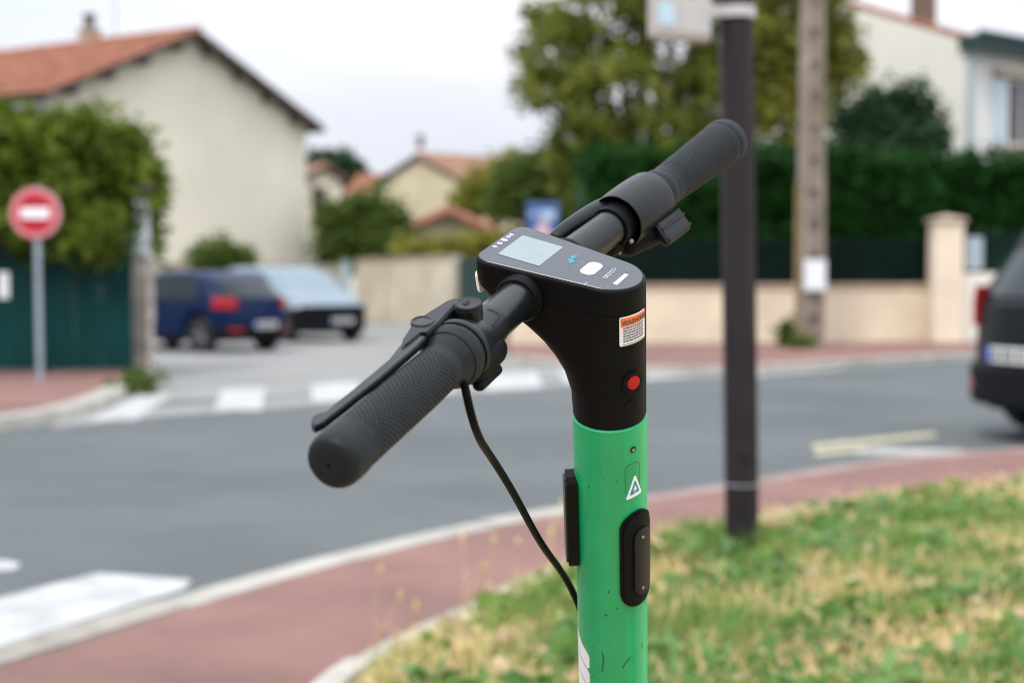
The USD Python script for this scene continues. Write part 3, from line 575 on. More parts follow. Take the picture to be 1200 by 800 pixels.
# ------------------------------------------------------------------ poles and signs
p = G(949, 406, ZF); H = 8.5
t = Thing('utility_pole', 'tall tapered concrete utility pole with white notice in front of the cream wall', 'utility pole', loc=(p[0], p[1], ZF))
def tap(x0, x1, y0, y1, z0, z1):
    f = lambda z: 1 - .32 * z / H
    return as_tri(m3.Manifold.hull_points(np.array([(x * f(z) , y * f(z), z) for z in (z0, z1) for x in (x0, x1) for y in (y0, y1)])))
R = trimesh.transformations.rotation_matrix(.35, [0, 0, 1])
t.part('flange', xf(tap(-.2, -.1, -.13, .13, 0, H), R), 'pole_concrete', smooth=False); t.part('flange', xf(tap(.1, .2, -.13, .13, 0, H), R), 'pole_concrete', smooth=False)
for k in range(17): t.part('web_block', xf(tap(-.1, .1, -.09, .09, k * .5 + (0 if k else .0), k * .5 + .34), R), 'pole_concrete', smooth=False)
t.part('core', xf(tap(-.1, .1, -.03, .03, 0, H), R), 'pole_shadow_side', smooth=False)
t.part('notice', bx(-.14, .2, -.235, -.228, .90, 1.38), 'paper', smooth=False, label='white paper notice on the pole')
t.part('cable_guard', rod((-.235, -.06, 0), (-.22, -.06, 2.6), .03, n=10), 'yellow_plastic')

p = G(870, 668, VZ); lean = np.array([-.017, 0, 1.0])
t = Thing('lamp_post', 'thick dark brown lamp post standing in the grass behind the scooter', 'lamp post', loc=(p[0], p[1], VZ - .03))
ang = np.arange(8) * np.pi / 4 + .39
def octa(r, z): return np.c_[r * np.cos(ang), r * np.sin(ang), np.full(8, z)] + lean * z * [1, 1, 0]
t.part('shaft', m3.Manifold.hull_points(np.vstack([octa(.0635, 0), octa(.0615, 5.2)])), 'post_brown', smooth=False)
t.part('base_door', m3.Manifold.hull_points(np.vstack([[(-.035, -.066, .45), (.035, -.066, .45), (-.035, -.056, .45), (.035, -.056, .45)], [(-.047, -.066, .9), (.023, -.066, .9), (-.047, -.056, .9), (.023, -.056, .9)]])), 'post_brown', smooth=False)
t.part('seam_band', m3.Manifold.hull_points(np.vstack([octa(.0655, .345), octa(.0655, .351)])), 'galvanised', smooth=False)
zs = 2.185
t.part('lamp_arm', tube(spline([(-.0884, 0, 5.1), (-.1, .1, 5.5), (-.15, .6, 5.7)], 12), .03, 10), 'post_brown')
t.part('lamp_head', hullchain([(-.15, .55, 5.7), (-.15, 1.1, 5.72)], [.09, .13], .06, .05), 'gutter_grey')
# sign plate strapped to the lamp post; seen at an angle
q = np.array([p[0], p[1], 0]) + lean * [1, 1, 0] * 2.15
t = Thing('street_sign', 'pale rectangular sign plate strapped to the top of the brown lamp post', 'sign', loc=(q[0], q[1], 2.13), rz=math.radians(205))
t.part('strap', lathe([(.066, .0), (.0715, .0), (.0715, .042), (.066, .042), (.066, .0)], 8).apply_transform(trimesh.transformations.rotation_matrix(math.radians(155) + .39 - math.pi / 8, [0, 0, 1])), 'sign_back', smooth=False)
t.part('clamp_arm', bx(.055, .16, -.02, .02, .0, .04), 'sign_back', smooth=False)
pl_ = t.part('plate', bx(.11, .36, -.02, .02, -.095, .32, .012), 'sign_edge', smooth=False)
t.part('plate_face', bx(.118, .352, .0205, .0225, -.065, .312), 'sign_back', parent=pl_, smooth=False)
t.part('blue_patch', bx(.27, .335, .023, .0245, -.045, .03), 'sign_light_blue', parent=pl_, smooth=False)
t.part('dark_symbol', xf(lathe([(0, 0), (.033, 0), (.033, .002), (0, .002)], 20), aim((.205, .023, .095), (.205, .03, .095))), 'sign_grey_green', parent=pl_, smooth=False)
t.part('printed_line', bx(.13, .34, .023, .024, .255, .275), 'sign_grey_green', parent=pl_, smooth=False)

p = G(47, 447, ZF)
t = Thing('no_entry_sign', 'round red no entry sign with white bar on grey post before the green fence', 'road sign', loc=(p[0], p[1], ZF))
zc = At(43, 250, p[1])[2] - ZF; xo = At(43, 251, p[1])[0] - p[0]
t.part('post', cat_([rod((0, 0, 0), (xo, 0, zc + .28), .032, n=14)]), 'galvanised')
def disc(r, y0, y1, n=48): return xf(lathe([(0, 0), (r, 0), (r, y1 - y0), (0, y1 - y0)], n), aim((xo, y1, zc), (xo, y0, zc)))
dp = t.part('disc', disc(.262, -.055, -.036), 'sign_pale_red', smooth=30)
t.part('rim', disc(.267, -.050, -.034), 'sign_back', parent=dp, smooth=30)
t.part('red_field', disc(.208, -.058, -.054), 'sign_red', parent=dp, smooth=30)
t.part('white_bar', bx(xo - .152, xo + .152, -.0625, -.0585, zc - .055, zc + .055), 'sign_white', parent=dp, smooth=False)
p = At(636, 325, 30)
t = Thing('blue_sign', 'blue traffic sign with pale figures on a post behind the display', 'road sign', loc=(p[0], p[1], 0))
t.part('post', rod((0, 0, 0), (0, 0, 2.6), .03, n=12), 'galvanised')
bp = t.part('plate', bx(-.31, .31, -.06, -.035, 1.95, 2.65, .012), 'sign_blue', smooth=False)
t.part('figure', cat_([extrude(Polygon([(-.2, 0), (.2, 0), (.06, .33), (-.04, .33)]), .003).apply_transform(trimesh.transformations.rotation_matrix(math.pi / 2, [1, 0, 0])).apply_translation((0, -.0605, 1.97))]), 'sign_pink', parent=bp, smooth=False)
t.part('figure', cat_([bx(-.26, -.1, -.0635, -.0605, 2.40, 2.46), bx(-.05, .24, -.0635, -.0605, 2.32, 2.50)]), 'sign_light_blue', parent=bp, smooth=False)

# ------------------------------------------------------------------ cars
def car(name, label, rear, heading, body, prof, W, glass_side, rear_glass, front_glass, beltz, wheels, wr, rearlamp, plate_z, dark_bumper, fr_grille=True, scale=1.0):
    rear = np.array(rear, float); h = np.array(heading, float); h /= np.linalg.norm(h)
    t = Thing(name, label, 'car', loc=(rear[0], rear[1], 0), rz=math.atan2(h[1], h[0]))
    if scale != 1: UsdGeom.Xformable(t.prim).AddScaleOp().Set(Gf.Vec3f(scale, scale, scale))
    Lc = max(q[0] for q in prof); hw = W / 2
    def warp(v):
        v = np.array(v, float); x, y, z = v.T; q = np.abs(y) / hw
        k = 1 - .42 * np.clip(z - beltz, 0, None) - .05 * np.clip(.55 - z, 0, None) - .10 * np.clip((.7 - x) / .7, 0, 1) ** 2 - .13 * np.clip((x - Lc + .9) / .9, 0, 1) ** 2
        x = x + .24 * q ** 3 * np.clip((1.0 - x), 0, 1) - .30 * q ** 3 * np.clip((x - Lc + 1.0), 0, 1)
        return np.c_[x, y * k, z]
    def W_(m, ref=.10):
        m = as_tri(m); 
        if ref: m = trimesh.Trimesh(*trimesh.remesh.subdivide_to_size(m.vertices, m.faces, ref, max_iter=14), process=False); m.merge_vertices()
        m.vertices = warp(m.vertices); return m
    poly = Polygon(prof).buffer(0).buffer(.05, quad_segs=5).buffer(-.05)
    for wx in wheels: poly = poly.difference(Point(wx, wr).buffer(wr * 1.17))
    side = lambda pg, y, th: xf(extrude(pg, th), np.array([[1, 0, 0, 0], [0, 0, -1, y + th / 2], [0, 1, 0, 0], [0, 0, 0, 1.0]]))
    cr = m3.CrossSection([np.array(poly.exterior.coords)[:-1]], m3.FillRule.EvenOdd)
    mm = as_tri(m3.Manifold.extrude(cr, W).refine_to_length(.09)); v = mm.vertices; mm.vertices = np.c_[v[:, 0], hw - v[:, 2], v[:, 1]]
    mm.vertices = warp(mm.vertices); mm.merge_vertices(); trimesh.smoothing.filter_laplacian(mm, lamb=.5, iterations=4); t.part('body', mm, body, smooth=40)
    inner = Polygon(prof).buffer(-.06)
    t.part('underside', side(sbox(.3, .2, Lc - .3, .5), 0, W * .8), 'car_trim', smooth=False)
    for pg in glass_side:
        for s in (-1, 1): t.part('side_window', W_(side(Polygon(pg), s * (hw + .002), .012)), 'car_glass', smooth=40)
    def across(a, b, y0, y1, m, nm, off=.006, parent=None, th=.012, label=None):
        a, b = np.array(a, float), np.array(b, float); d_ = (b - a) / np.linalg.norm(b - a); n_ = np.array([-d_[1], d_[0]]); c_ = np.array([Lc / 2, .7]); n_ = n_ if n_ @ (a - c_) > 0 else -n_
        P = [(*(q + n_ * k), y) for q in (a, b) for k in (off - th, off) for y in (y0, y1)]; P = np.array(P)[:, [0, 2, 1]]
        return t.part(nm, W_(m3.Manifold.hull_points(P)), m, parent=parent, smooth=40, label=label)
    across(*rear_glass, -hw * .84, hw * .84, 'car_glass', 'rear_window')
    across(*front_glass, -hw * .86, hw * .86, 'windscreen_glass', 'windscreen')
    for s in (-1, 1):
        ys = sorted((s * hw * .70, s * (hw + .012)))
        t.part('tail_light', W_(bx(-.03 + rearlamp[2], .20, ys[0], ys[1], rearlamp[0], rearlamp[1]), .06), 'lamp_red', smooth=40)
        t.part('headlight', W_(bx(Lc - .40, Lc - .03, ys[0], ys[1], .66, .80), .06), 'lamp_clear', smooth=40)
        t.part('mirror', hullchain([(Lc * .63, s * (hw - .08), beltz + .02), (Lc * .63, s * (hw + .14), beltz + .07)], [.05, .085], .07, .03), body)
        t.part('door_handle', W_(bx(Lc * .38, Lc * .38 + .2, *sorted((s * (hw + .0), s * (hw + .03))), beltz - .12, beltz - .09), .05), body, smooth=40)
    t.part('rear_bumper', W_(bx(-.045, .45, -hw - .012, hw + .012, .26, .26 + dark_bumper, .03), .07), 'car_trim', smooth=40)
    t.part('front_bumper', W_(bx(Lc - .5, Lc + .03, -hw - .012, hw + .012, .20, .20 + dark_bumper + (.14 if fr_grille else 0), .03), .07), 'car_trim', smooth=40)
    for s in (-1, 1): t.part('sill', W_(bx(wheels[0] + .4, wheels[1] - .4, *sorted((s * (hw - .05), s * (hw + .012))), .2, .32), .1), 'car_trim', smooth=40)
    for s in (-1, 1):t.part('rear_reflector', W_(bx(-.055, -.03, *sorted((s * hw * .62, s * hw * .9)), .38, .43), .06), 'lamp_red', smooth=40)
    for x, sg, nm in ((-.055, -1, 'rear'), (Lc + .04, 1, 'front')):
        zz = plate_z if sg < 0 else .45; x0, x1 = sorted((x, x + sg * .012))
        if sg < 0: x0 = x0 + rearlamp[3]; x1 = x1 + rearlamp[3]
        pp = t.part('number_plate', bx(x0, x1, -.26, .26, zz - .055, zz + .055), 'plate_white', smooth=False)
        f0, f1 = sorted(((x1 if sg > 0 else x0), (x1 if sg > 0 else x0) + sg * .003)); b0 = .26 if sg < 0 else -.26
        t.part('euro_band', bx(f0, f1, *sorted((b0, b0 - np.sign(b0) * .045)), zz - .053, zz + .053), 'plate_blue', parent=pp, smooth=False)
        t.part('characters', cat_([bx(f0, f1, y, y + .035, zz - .033, zz + .033) for y in (-.19, -.14, -.06, -.01, .04, .11, .16)]), 'plate_ink', parent=pp, smooth=False, kind='stuff')
    for wx in wheels:
        for s in (-1, 1):
            y0 = s * (hw - .015); ax = aim((wx, y0, wr), (wx, y0 - s * .2, wr))
            wp = t.part('wheel', xf(lathe([(wr * .60, 0), (wr * .93, .0), (wr, .03), (wr, .17), (wr * .93, .2), (wr * .6, .2)], 36), ax), 'tyre')
            rim = [xf(lathe([(0, .05), (wr * .62, .05), (wr * .62, .18), (0, .18)], 30), ax)] + [xf(hullchain([(wr * .1, 0, .03), (wr * .58, 0, .015)], [.035, .03], .02, .02), ax @ trimesh.transformations.rotation_matrix(k * 2 * np.pi / 5, [0, 0, 1])) for k in range(5)]
            t.part('rim', cat_(rim), 'alloy', parent=wp)
    ax_ = Lc * .3
    t.part('roof_aerial', rod((ax_, 0, max(q[1] for q in prof) - .04), (ax_ - .15, 0, max(q[1] for q in prof) + .16), .012, .005, 8), 'car_trim')
    return t
hatch = [(.08, .24), (0, .36), (0, .62), (.10, .93), (.50, 1.27), (.80, 1.385), (1.35, 1.44), (2.0, 1.42), (2.45, 1.27), (3.05, .98), (3.75, .86), (4.0, .72), (4.08, .5), (4.05, .22)]
gl = [[(.70, .96), (.90, 1.25), (1.35, 1.36), (1.35, .95)], [(1.42, .95), (1.42, 1.365), (2.0, 1.335), (2.5, 1.12), (2.72, .97)]]
car('blue_hatchback', 'dark blue hatchback seen from behind parked on the side street', (-3.98, 24.6), (-.80, .60), 'car_blue', hatch, 1.74, gl, ((.14, .97), (.475, 1.25)), ((3.0, 1.005), (2.45, 1.27)), .93, (.72, 3.28), .31, (.78, .97, 0.035, .0), .49, .20, scale=.91)
mpv = [(.06, .24), (0, .36), (0, .9), (.15, 1.3), (.35, 1.50), (.8, 1.56), (1.9, 1.56), (2.4, 1.46), (3.15, 1.02), (3.8, .88), (4.08, .72), (4.14, .5), (4.1, .22)]
gl2 = [[(.45, 1.0), (.5, 1.4), (1.35, 1.46), (1.35, 1.0)], [(1.42, 1.0), (1.42, 1.465), (2.0, 1.44), (2.4, 1.34), (2.9, 1.02)]]
hd = np.array([.62, -.785]); fpt = np.array([-3.15, 28.3])
car('silver_car', 'pale silver blue car facing the road behind the blue hatchback', fpt - hd / np.linalg.norm(hd) * 4.14 * .9, hd, 'car_silver', mpv, 1.76, gl2, ((.02, .95), (.14, 1.28)), ((3.13, 1.035), (2.42, 1.45)), .98, (.75, 3.3), .31, (.84, 1.1, .0, 0), .6, .42, scale=.9)
suv = [(.08, .26), (0, .42), (0, .70), (.03, 1.0), (.34, 1.42), (.42, 1.55), (1.1, 1.62), (2.0, 1.60), (2.5, 1.46), (3.15, 1.08), (3.95, .95), (4.18, .8), (4.25, .5), (4.2, .24)]
gl3 = [[(.62, 1.06), (.75, 1.42), (1.4, 1.50), (1.4, 1.06)], [(1.47, 1.06), (1.47, 1.505), (2.05, 1.48), (2.5, 1.32), (2.85, 1.07)]]
car('black_crossover', 'black crossover seen from behind parked at the near kerb on the right', (3.60, 11.05), (.955, .295), 'car_black', suv, 1.76, gl3, ((.06, 1.06), (.325, 1.40)), ((3.1, 1.11), (2.5, 1.45)), 1.02, (.80, 3.42), .34, (.84, 1.14, .005, .035), .64, .30)

# ------------------------------------------------------------------ grass on the verge
def blades(P, h, w, seed, bend=.5):
    r = np.random.default_rng(seed); n = len(P); a = r.random(n) * 2 * np.pi; dr = np.c_[np.cos(a), np.sin(a), 0 * a]; sd = np.c_[-np.sin(a), np.cos(a), 0 * a]
    h = h[:, None]; w = (w * r.uniform(.7, 1.3, n))[:, None]; bd = (r.random(n) ** 1.3 * bend)[:, None] * h
    b0, b1 = P - sd * w / 2, P + sd * w / 2; mid = P + [0, 0, 1] * h * .6 + dr * bd * .4; m0, m1 = mid - sd * w * .38, mid + sd * w * .38; tip = P + [0, 0, 1] * h * (1 - .25 * bd / h) + dr * bd
    V = np.stack([b0, b1, m0, m1, tip], 1).reshape(-1, 3); i = np.arange(n) * 5
    return trimesh.Trimesh(V, np.vstack([np.c_[i, i + 1, i + 3], np.c_[i, i + 3, i + 2], np.c_[i + 2, i + 3, i + 4]]), process=False)
def scatter(n, seed, ymax=13.5, inset=0.0):
    r = np.random.default_rng(seed); out = []; ins_p = ins.buffer(-inset) if inset else ins; shapely.prepare(ins_p); tot = 0
    while tot < n:
        y = 3.2 * np.exp(r.random(n) * np.log(ymax / 3.2)); x = -1.3 + r.random(n) * (.40 * y + 2.2)
        k = shapely.contains_xy(ins_p, x, y); out.append(np.c_[x[k], y[k]]); tot += k.sum()
    q = np.vstack(out)[:n]; return np.c_[q, ground_height(q[:, 0], q[:, 1]) - .005]
P = scatter(44000, 1, inset=.05); lush = meshkit.fbm(P * [1.6, 1.6, 0] + 3.1, 4, 9)
hh = (.03 + .11 * np.clip(lush - .28, 0, 1) * 1.6) * np.random.default_rng(2).uniform(.5, 1.5, len(P))
single('grass', blades(P, hh, .0085, 3), 'grass_blades', 'short patchy green and straw coloured grass covering the verge', 'grass', kind='stuff')
P2 = P[(lush > .60) & shapely.contains_xy(ins.buffer(-.2), P[:, 0], P[:, 1])]; P2 = P2[:: 2] + np.r_[.01, .01, 0]
single('grass', blades(P2, np.random.default_rng(4).uniform(.08, .17, len(P2)), .010, 5), 'grass_green', 'lush darker green grass tufts on the verge around the lamp post', 'grass', kind='stuff')
P5 = scatter(19000, 21, inset=.08); P5 = P5[meshkit.fbm(P5 * [2.2, 2.2, 0] + 5.7, 3, 12) > .42]
single('dry_straw', blades(P5, np.random.default_rng(6).uniform(.06, .15, len(P5)), .008, 7, bend=1.3), 'straw', 'flattened dry straw and dead grass lying in patches on the verge', 'grass', kind='stuff')
P3 = scatter(9000, 8, inset=.12); P3 = P3[meshkit.fbm(P3 * [3.2, 3.2, 0] + 8.3, 3, 4) > .53]
P6 = scatter(2000, 28, inset=.22); P6 = P6[meshkit.fbm(P6 * [2.6, 2.6, 0] + 4.1, 3, 14) > .48]
single('broadleaf_weeds', leaves(P6 + [0, 0, .05], .055, .03, 6, 19, flat=.7, aspect=.38), 'leaf_weed', 'broad leaved green weeds growing in clumps between the grass', 'weeds', kind='stuff')
P7 = scatter(2600, 41, inset=.05)
single('dead_leaves', leaves(P7 + [0, 0, .035], .028, .02, 3, 29, flat=.3, aspect=.6), 'dead_leaf', 'small pale dead leaves and dry litter lying in the grass', 'leaves', kind='stuff')
lv = leaves(P3 + [0, 0, .05], .030, .022, 4, 9, flat=.25, aspect=.7)
single('clover_plants', lv, 'grass_green', 'low broad leaved clover plants among the grass', 'plants', kind='stuff')
P4 = scatter(300, 14); P4 = P4[meshkit.fbm(P4 * [.9, .9, 0] + 1.3, 2, 6) > .45]
single('clover_flowers', cat_([trimesh.creation.icosphere(1, q).apply_transform(trimesh.transformations.translation_matrix(p + [0, 0, e])) for p, q, e in zip(P4, np.random.default_rng(3).uniform(.004, .009, len(P4)), np.random.default_rng(5).uniform(.03, .09, len(P4)))]), 'petal', 'small white clover flower heads dotted in the grass', 'flowers', kind='stuff', smooth=True)
# dry stalks along the verge edge
r_ = np.random.default_rng(33); st = []; 
e_ = vat(r_.random(9) ** 1.2 * 1.6 + 1.9); t2 = np.c_[e_ + np.c_[r_.uniform(-.02, .25, 9), r_.uniform(-.1, .05, 9)], np.full(9, VZ)]
for q in t2:
    top = q + [r_.normal(0, .07), r_.normal(0, .05), r_.uniform(.10, .30)]
    st.append(tube([q, (q + top) / 2 + [r_.normal(0, .015), 0, .02], top], [.0022, .0018, .0014], 4)); st.append(xf(trimesh.creation.icosphere(1, 1.0), frame_mat(top, (.007, 0, 0), (0, .007, 0), (0, 0, .018))))
single('dry_grass_stalks', cat_(st), 'straw', 'thin dry straw coloured grass stalks along the pavement edge of the verge', 'grass', kind='stuff')
t = Thing('grass_tuft', 'tuft of long grass around the foot of the lamp post', 'grass', loc=(G(870, 668, VZ)[0], G(870, 668, VZ)[1], VZ), kind='stuff')
r_ = np.random.default_rng(5); aa = r_.random(420) * 2 * np.pi; rr_ = r_.uniform(.06, .22, 420)
t.part('blades', blades(np.c_[np.cos(aa) * rr_, np.sin(aa) * rr_, 0 * aa - .02], r_.uniform(.08, .24, 420), .008, 6), 'grass_green', smooth=False)

# ------------------------------------------------------------------ scooter
# local frame: x = rider's right along the bar, y = forwards, z = up along the steering column; S0 = where the black collar meets the green tube
CR, CU, CF = np.array([1, 0, 0]), np.array([0, sp, cp]), np.array([0, cp, -sp])
tow = lambda q: q[0] * CR + q[1] * CU + q[2] * CF
XR, YW, ZU = tow((.4828, .4065, .7757)), tow((-.8748, .183, .4485)), tow((-.0404, .8951, -.444))
ZU /= np.linalg.norm(ZU); XR = XR - ZU * (XR @ ZU); XR /= np.linalg.norm(XR); YW = np.cross(ZU, XR)
S0 = CAM + tow((.0785, -.0616, 1.2332))
H0 = (S0[2] - VZ) / ZU[2]
sc = Thing('electric_scooter', 'bright green kick scooter with black handlebar and display standing on the verge', 'scooter', mat4=frame_mat(S0 - ZU * H0, XR, YW, ZU))
def sp_(name, mesh, m, parent=None, smooth=35, label=None): return sc.part(name, moved(mesh, (0, 0, H0)), m, parent, smooth, label=label)
RS = .0298
# steering column
col = sp_('steering_tube', lathe([(0, -H0 + .26), (.0265, -H0 + .26), (.0305, -.6), (RS, -.25), (RS, .0035), (RS - .0012, .0048), (0, .0048)], 96), 'green_paint')
# head housing, a loft that grows from the collar into the long display head
TAU = .1109
def sect(yf, hwn, rc, n=1):
    r = .0293; P = []
    for a in np.linspace(0, -np.pi, 33): P.append((r * np.cos(a), r * np.sin(a)))
    for k in np.linspace(0, 1, 13)[1:]: P.append((-r + (r - hwn) * k, (yf - rc) * k))
    for a in np.linspace(np.pi, np.pi / 2, 13)[1:]: P.append((-hwn + rc + rc * np.cos(a), yf - rc + rc * np.sin(a)))
    for k in np.linspace(0, 1, 9)[1:]: P.append(((-hwn + rc) + 2 * (hwn - rc) * k, yf))
    for a in np.linspace(np.pi / 2, 0, 13)[1:]: P.append((hwn - rc + rc * np.cos(a), yf - rc + rc * np.sin(a)))
    for k in np.linspace(0, 1, 13)[1:-1]: P.append((hwn + (r - hwn) * k, (yf - rc) * (1 - k)))
    return np.array(P)
def loft(levels):
    V = []; 
    for z, yf, hwn, rc, tb, ins_ in levels:
        s = sect(yf, hwn, rc)
        if ins_:
            pg = Polygon(s).buffer(-ins_); c_ = np.array([0, yf * .45]); nrm = np.roll(s, -1, 0) - np.roll(s, 1, 0); nrm = np.c_[nrm[:, 1], -nrm[:, 0]]; nrm /= np.linalg.norm(nrm, axis=1)[:, None]
            if ((s - c_) * nrm).sum() < 0: nrm = -nrm
            s = s - nrm * ins_
        V.append(np.c_[s, z + tb * s[:, 1] * math.tan(TAU)])
    n = len(V[0]); k = len(V); i, j = np.meshgrid(np.arange(k - 1), np.arange(n), indexing='ij'); q = np.stack([i * n + j, i * n + (j + 1) % n, (i + 1) * n + (j + 1) % n, (i + 1) * n + j], -1).reshape(-1, 4)
    Vs = np.vstack(V + [V[0].mean(0)[None], V[-1].mean(0)[None]]); j = np.arange(n); e = k * n
    F = np.vstack([q[:, [0, 1, 2]], q[:, [0, 2, 3]], np.c_[np.full(n, e), (j + 1) % n, j], np.c_[np.full(n, e + 1), (k - 1) * n + j, (k - 1) * n + (j + 1) % n]])
    m = trimesh.Trimesh(Vs, F, process=False); 
    if m.volume < 0: m.invert()
    return m
HT = .1265
lev = [(.0052, .0293, .0293, .0292, 0, .0012), (.0066, .0293, .0293, .0292, 0, 0), (.028, .0305, .0293, .0292, 0, 0), (.046, .036, .0298, .029, 0, 0), (.060, .0435, .0308, .027, 0, 0), (.072, .0525, .032, .025, .05, 0), (.082, .063, .0334, .022, .15, 0),
       (.090, .074, .0348, .019, .3, 0), (.096, .084, .036, .017, .45, 0), (.1012, .0925, .0374, .015, .65, 0)]
head = sp_('head_housing', loft(lev + [(.1052, .097, .0382, .0145, .85, 0)]), 'black_plastic', smooth=40)
sp_('head_seam', loft([(.1050, .0975, .0384, .0145, .85, .0009), (.1068, .098, .0384, .0145, .9, .0009)]), 'groove', parent=head, smooth=40)
capm = loft([(.1064, .0985, .0386, .0145, .9, .0), (.112, .0995, .039, .014, 1, 0), (HT - .0032, .1, .039, .014, 1, 0), (HT - .0012, .1, .039, .014, 1, .0004), (HT - .0002, .1, .039, .014, 1, .0014), (HT, .1, .039, .014, 1, .0024)])
cap = sp_('head_cap', capm, 'black_plastic', smooth=40)
panel = sp_('display_panel', loft([(HT - .001, .1, .039, .014, 1, .0026), (HT + .0004, .1, .039, .014, 1, .0026), (HT + .0007, .1, .039, .014, 1, .0030)]), 'panel_glass', parent=cap, smooth=30)
PT = frame_mat((0, 0, HT + .0007), (1, 0, 0), (0, math.cos(TAU), math.sin(TAU)), (0, -math.sin(TAU), math.cos(TAU)))
def on_panel(name, mesh, m, dz=.00008): return sp_(name, xf(moved(mesh, (0, 0, dz)), PT), m, smooth=False, parent=cap)
on_panel('screen', extrude(rounded(.0408, .0366, .0012), .0002).apply_translation((0, .0672, 0)), 'lcd')
ic = []
for x, k in ((-.0105, 0), (-.003, 1), (.0045, 2), (.0115, 3), (.016, 4)):
    if k == 0: g_ = Polygon([(-.0022, 0), (.0004, .0028), (.0004, .0008), (.0024, .0008), (-.0004, -.0026), (-.0004, 0)])
    elif k == 1: g_ = Point(0, 0).buffer(.0022).difference(Point(0, .0004).buffer(.0009))
    elif k == 2: g_ = unary_union([Point(0, .0005).buffer(.0024), sbox(-.0012, -.0028, .0012, 0)])
    elif k == 3: g_ = sbox(-.0022, -.0015, .0022, .0015).difference(sbox(-.0012, -.0007, .0014, .0007))
    else: g_ = sbox(-.0008, -.0018, .0014, .0018)
    ic.append(extrude(g_, .00015).apply_translation((x, .0934, 0)))
on_panel('status_icons', cat_(ic), 'print_white')
tl = [Polygon([(-.008, -.002), (-.002, .003), (0, .0005), (.0045, .0035), (.008, .0005), (.003, -.001), (.001, .0012), (-.003, -.003)]).buffer(.0004)]
on_panel('teal_logo', extrude(tl[0], .00015).apply_translation((.0055, .033, 0)), 'print_teal')
ov = rounded(.0235, .0122, .0058)
on_panel('button_badge', extrude(ov, .0002).apply_translation((-.0005, .0138, 0)), 'print_white')
ring = rounded(.0150, .0066, .0033); ring = ring.difference(ring.buffer(-.0006))
marks = [ring] + [sbox(x - .00045, -.0019, x + .00045, .0019) for x in (-.0040, -.0014, .0012, .0040)] + [sbox(-.0022, -.0003, .002, .0003)]
on_panel('badge_print', extrude(unary_union(marks), .00012).apply_translation((-.0005, .0138, 0)), 'print_grey', .0003)
l2 = unary_union([rounded(.0185, .0028, .0006).difference(rounded(.0172, .0016, .0003)), sbox(-.006, -.0008, -.0045, .0008), sbox(-.002, .0006, .006, .001)])
on_panel('printed_label', extrude(l2, .00015).apply_translation((-.0002, -.0015, 0)), 'print_grey')
on_panel('printed_bar', extrude(Polygon([(-.0105, -.0017), (.0105, -.0017), (.0098, .0017), (-.0105, .0019)]), .00015).apply_translation((-.0035, -.0128, 0)), 'print_white')
on_panel('printed_tick', extrude(Polygon([(-.0025, -.0004), (.0030, -.0002), (.0030, .0004), (-.0025, .0003)]), .00015).apply_translation((-.026, .006, 0)), 'print_grey')
rd = np.random.default_rng(8)
on_panel('dust_specks', cat_([extrude(Point(0, 0).buffer(q, 2), .0001).apply_translation((x, y, 0)) for x, y, q in zip(rd.uniform(-.027, .027, 70), rd.uniform(-.012, .095, 70), rd.uniform(.00012, .00034, 70))]), 'print_grey', .0003)
on_panel('status_dots', cat_([extrude(Point(0, 0).buffer(.0005), .00012).apply_translation(q) for q in ((.016, -.0085, 0), (.006, .0245, 0), (-.012, .004, 0), (.011, -.001, 0))]), 'print_grey')
# front reflector on the nose
sp_('front_reflector', xf(extrude(rounded(.068, .018, .004), .0022), frame_mat((0, .0955, .1155), (-1, 0, 0), (0, .12, .993), (0, .993, -.12))), 'reflector_cream', smooth=False)
# things wrapped on the column: angle 0 faces straight back to the rider, positive towards his right
def wrap(poly, th, R_, a0, z0, seg=.003, dome=0.0):
    m = extrude(poly, th); m = trimesh.Trimesh(*trimesh.remesh.subdivide_to_size(m.vertices, m.faces, seg, max_iter=12), process=False); m.merge_vertices()
    x, y, z = m.vertices.T; a = math.radians(a0) + x / R_; rad = R_ + z; m.vertices = np.c_[rad * np.sin(a), -rad * np.cos(a), z0 + y]; return m
RC = .02935
CEN = -26
stick = sp_('warning_sticker', wrap(rounded(.0268, .0245, .0014), .0003, RC + .0002, -22, .0905), 'sticker_white', smooth=50)
sp_('sticker_header', wrap(sbox(-.0125, .0042, .0125, .0114), .0002, RC + .0006, -22, .0905), 'sticker_orange', parent=stick, smooth=50)
def text_poly(s, h):
    m = meshkit.text_mesh(s, h, .001, bold=True); m.apply_translation((-m.bounds[:, 0].mean(), 0, 0)); return m
def wrap_mesh(m, R_, a0, z0, th=.0002):
    m = m.copy(); m.vertices[:, 2] *= th / max(1e-9, m.vertices[:, 2].max()); x, y, z = m.vertices.T; a = math.radians(a0) + x / R_; rad = R_ + z; return trimesh.Trimesh(np.c_[rad * np.sin(a), -rad * np.cos(a), z0 + y], m.faces, process=False)
sp_('sticker_heading', wrap_mesh(text_poly('WARNING', .0036), RC + .0009, -21, .0962), 'sticker_ink', parent=stick, smooth=False)
rs = np.random.default_rng(12); lines = []
for k in range(6):
    x = -.0105
    while x < .0105:
        w = rs.uniform(.0010, .0034); w = min(w, .0108 - x)
        if w > .0005: lines.append(sbox(x, .0022 - k * .0022, x + w, .0022 - k * .0022 + .0010))
        x += w + .0006
lines.append(sbox(-.0112, -.0112, .0112, -.0109))
sp_('sticker_text', cat_([wrap(q, .0002, RC + .0006, -22, .0905) for q in lines]), 'sticker_ink', parent=stick, smooth=50)
def knob_on(R_, a0, z, prof, n=40):
    a = math.radians(a0); o = np.array([math.sin(a), -math.cos(a), 0]); c_ = o * R_ + np.array([0, 0, z]); return xf(lathe(prof, n), aim(c_, c_ + o))
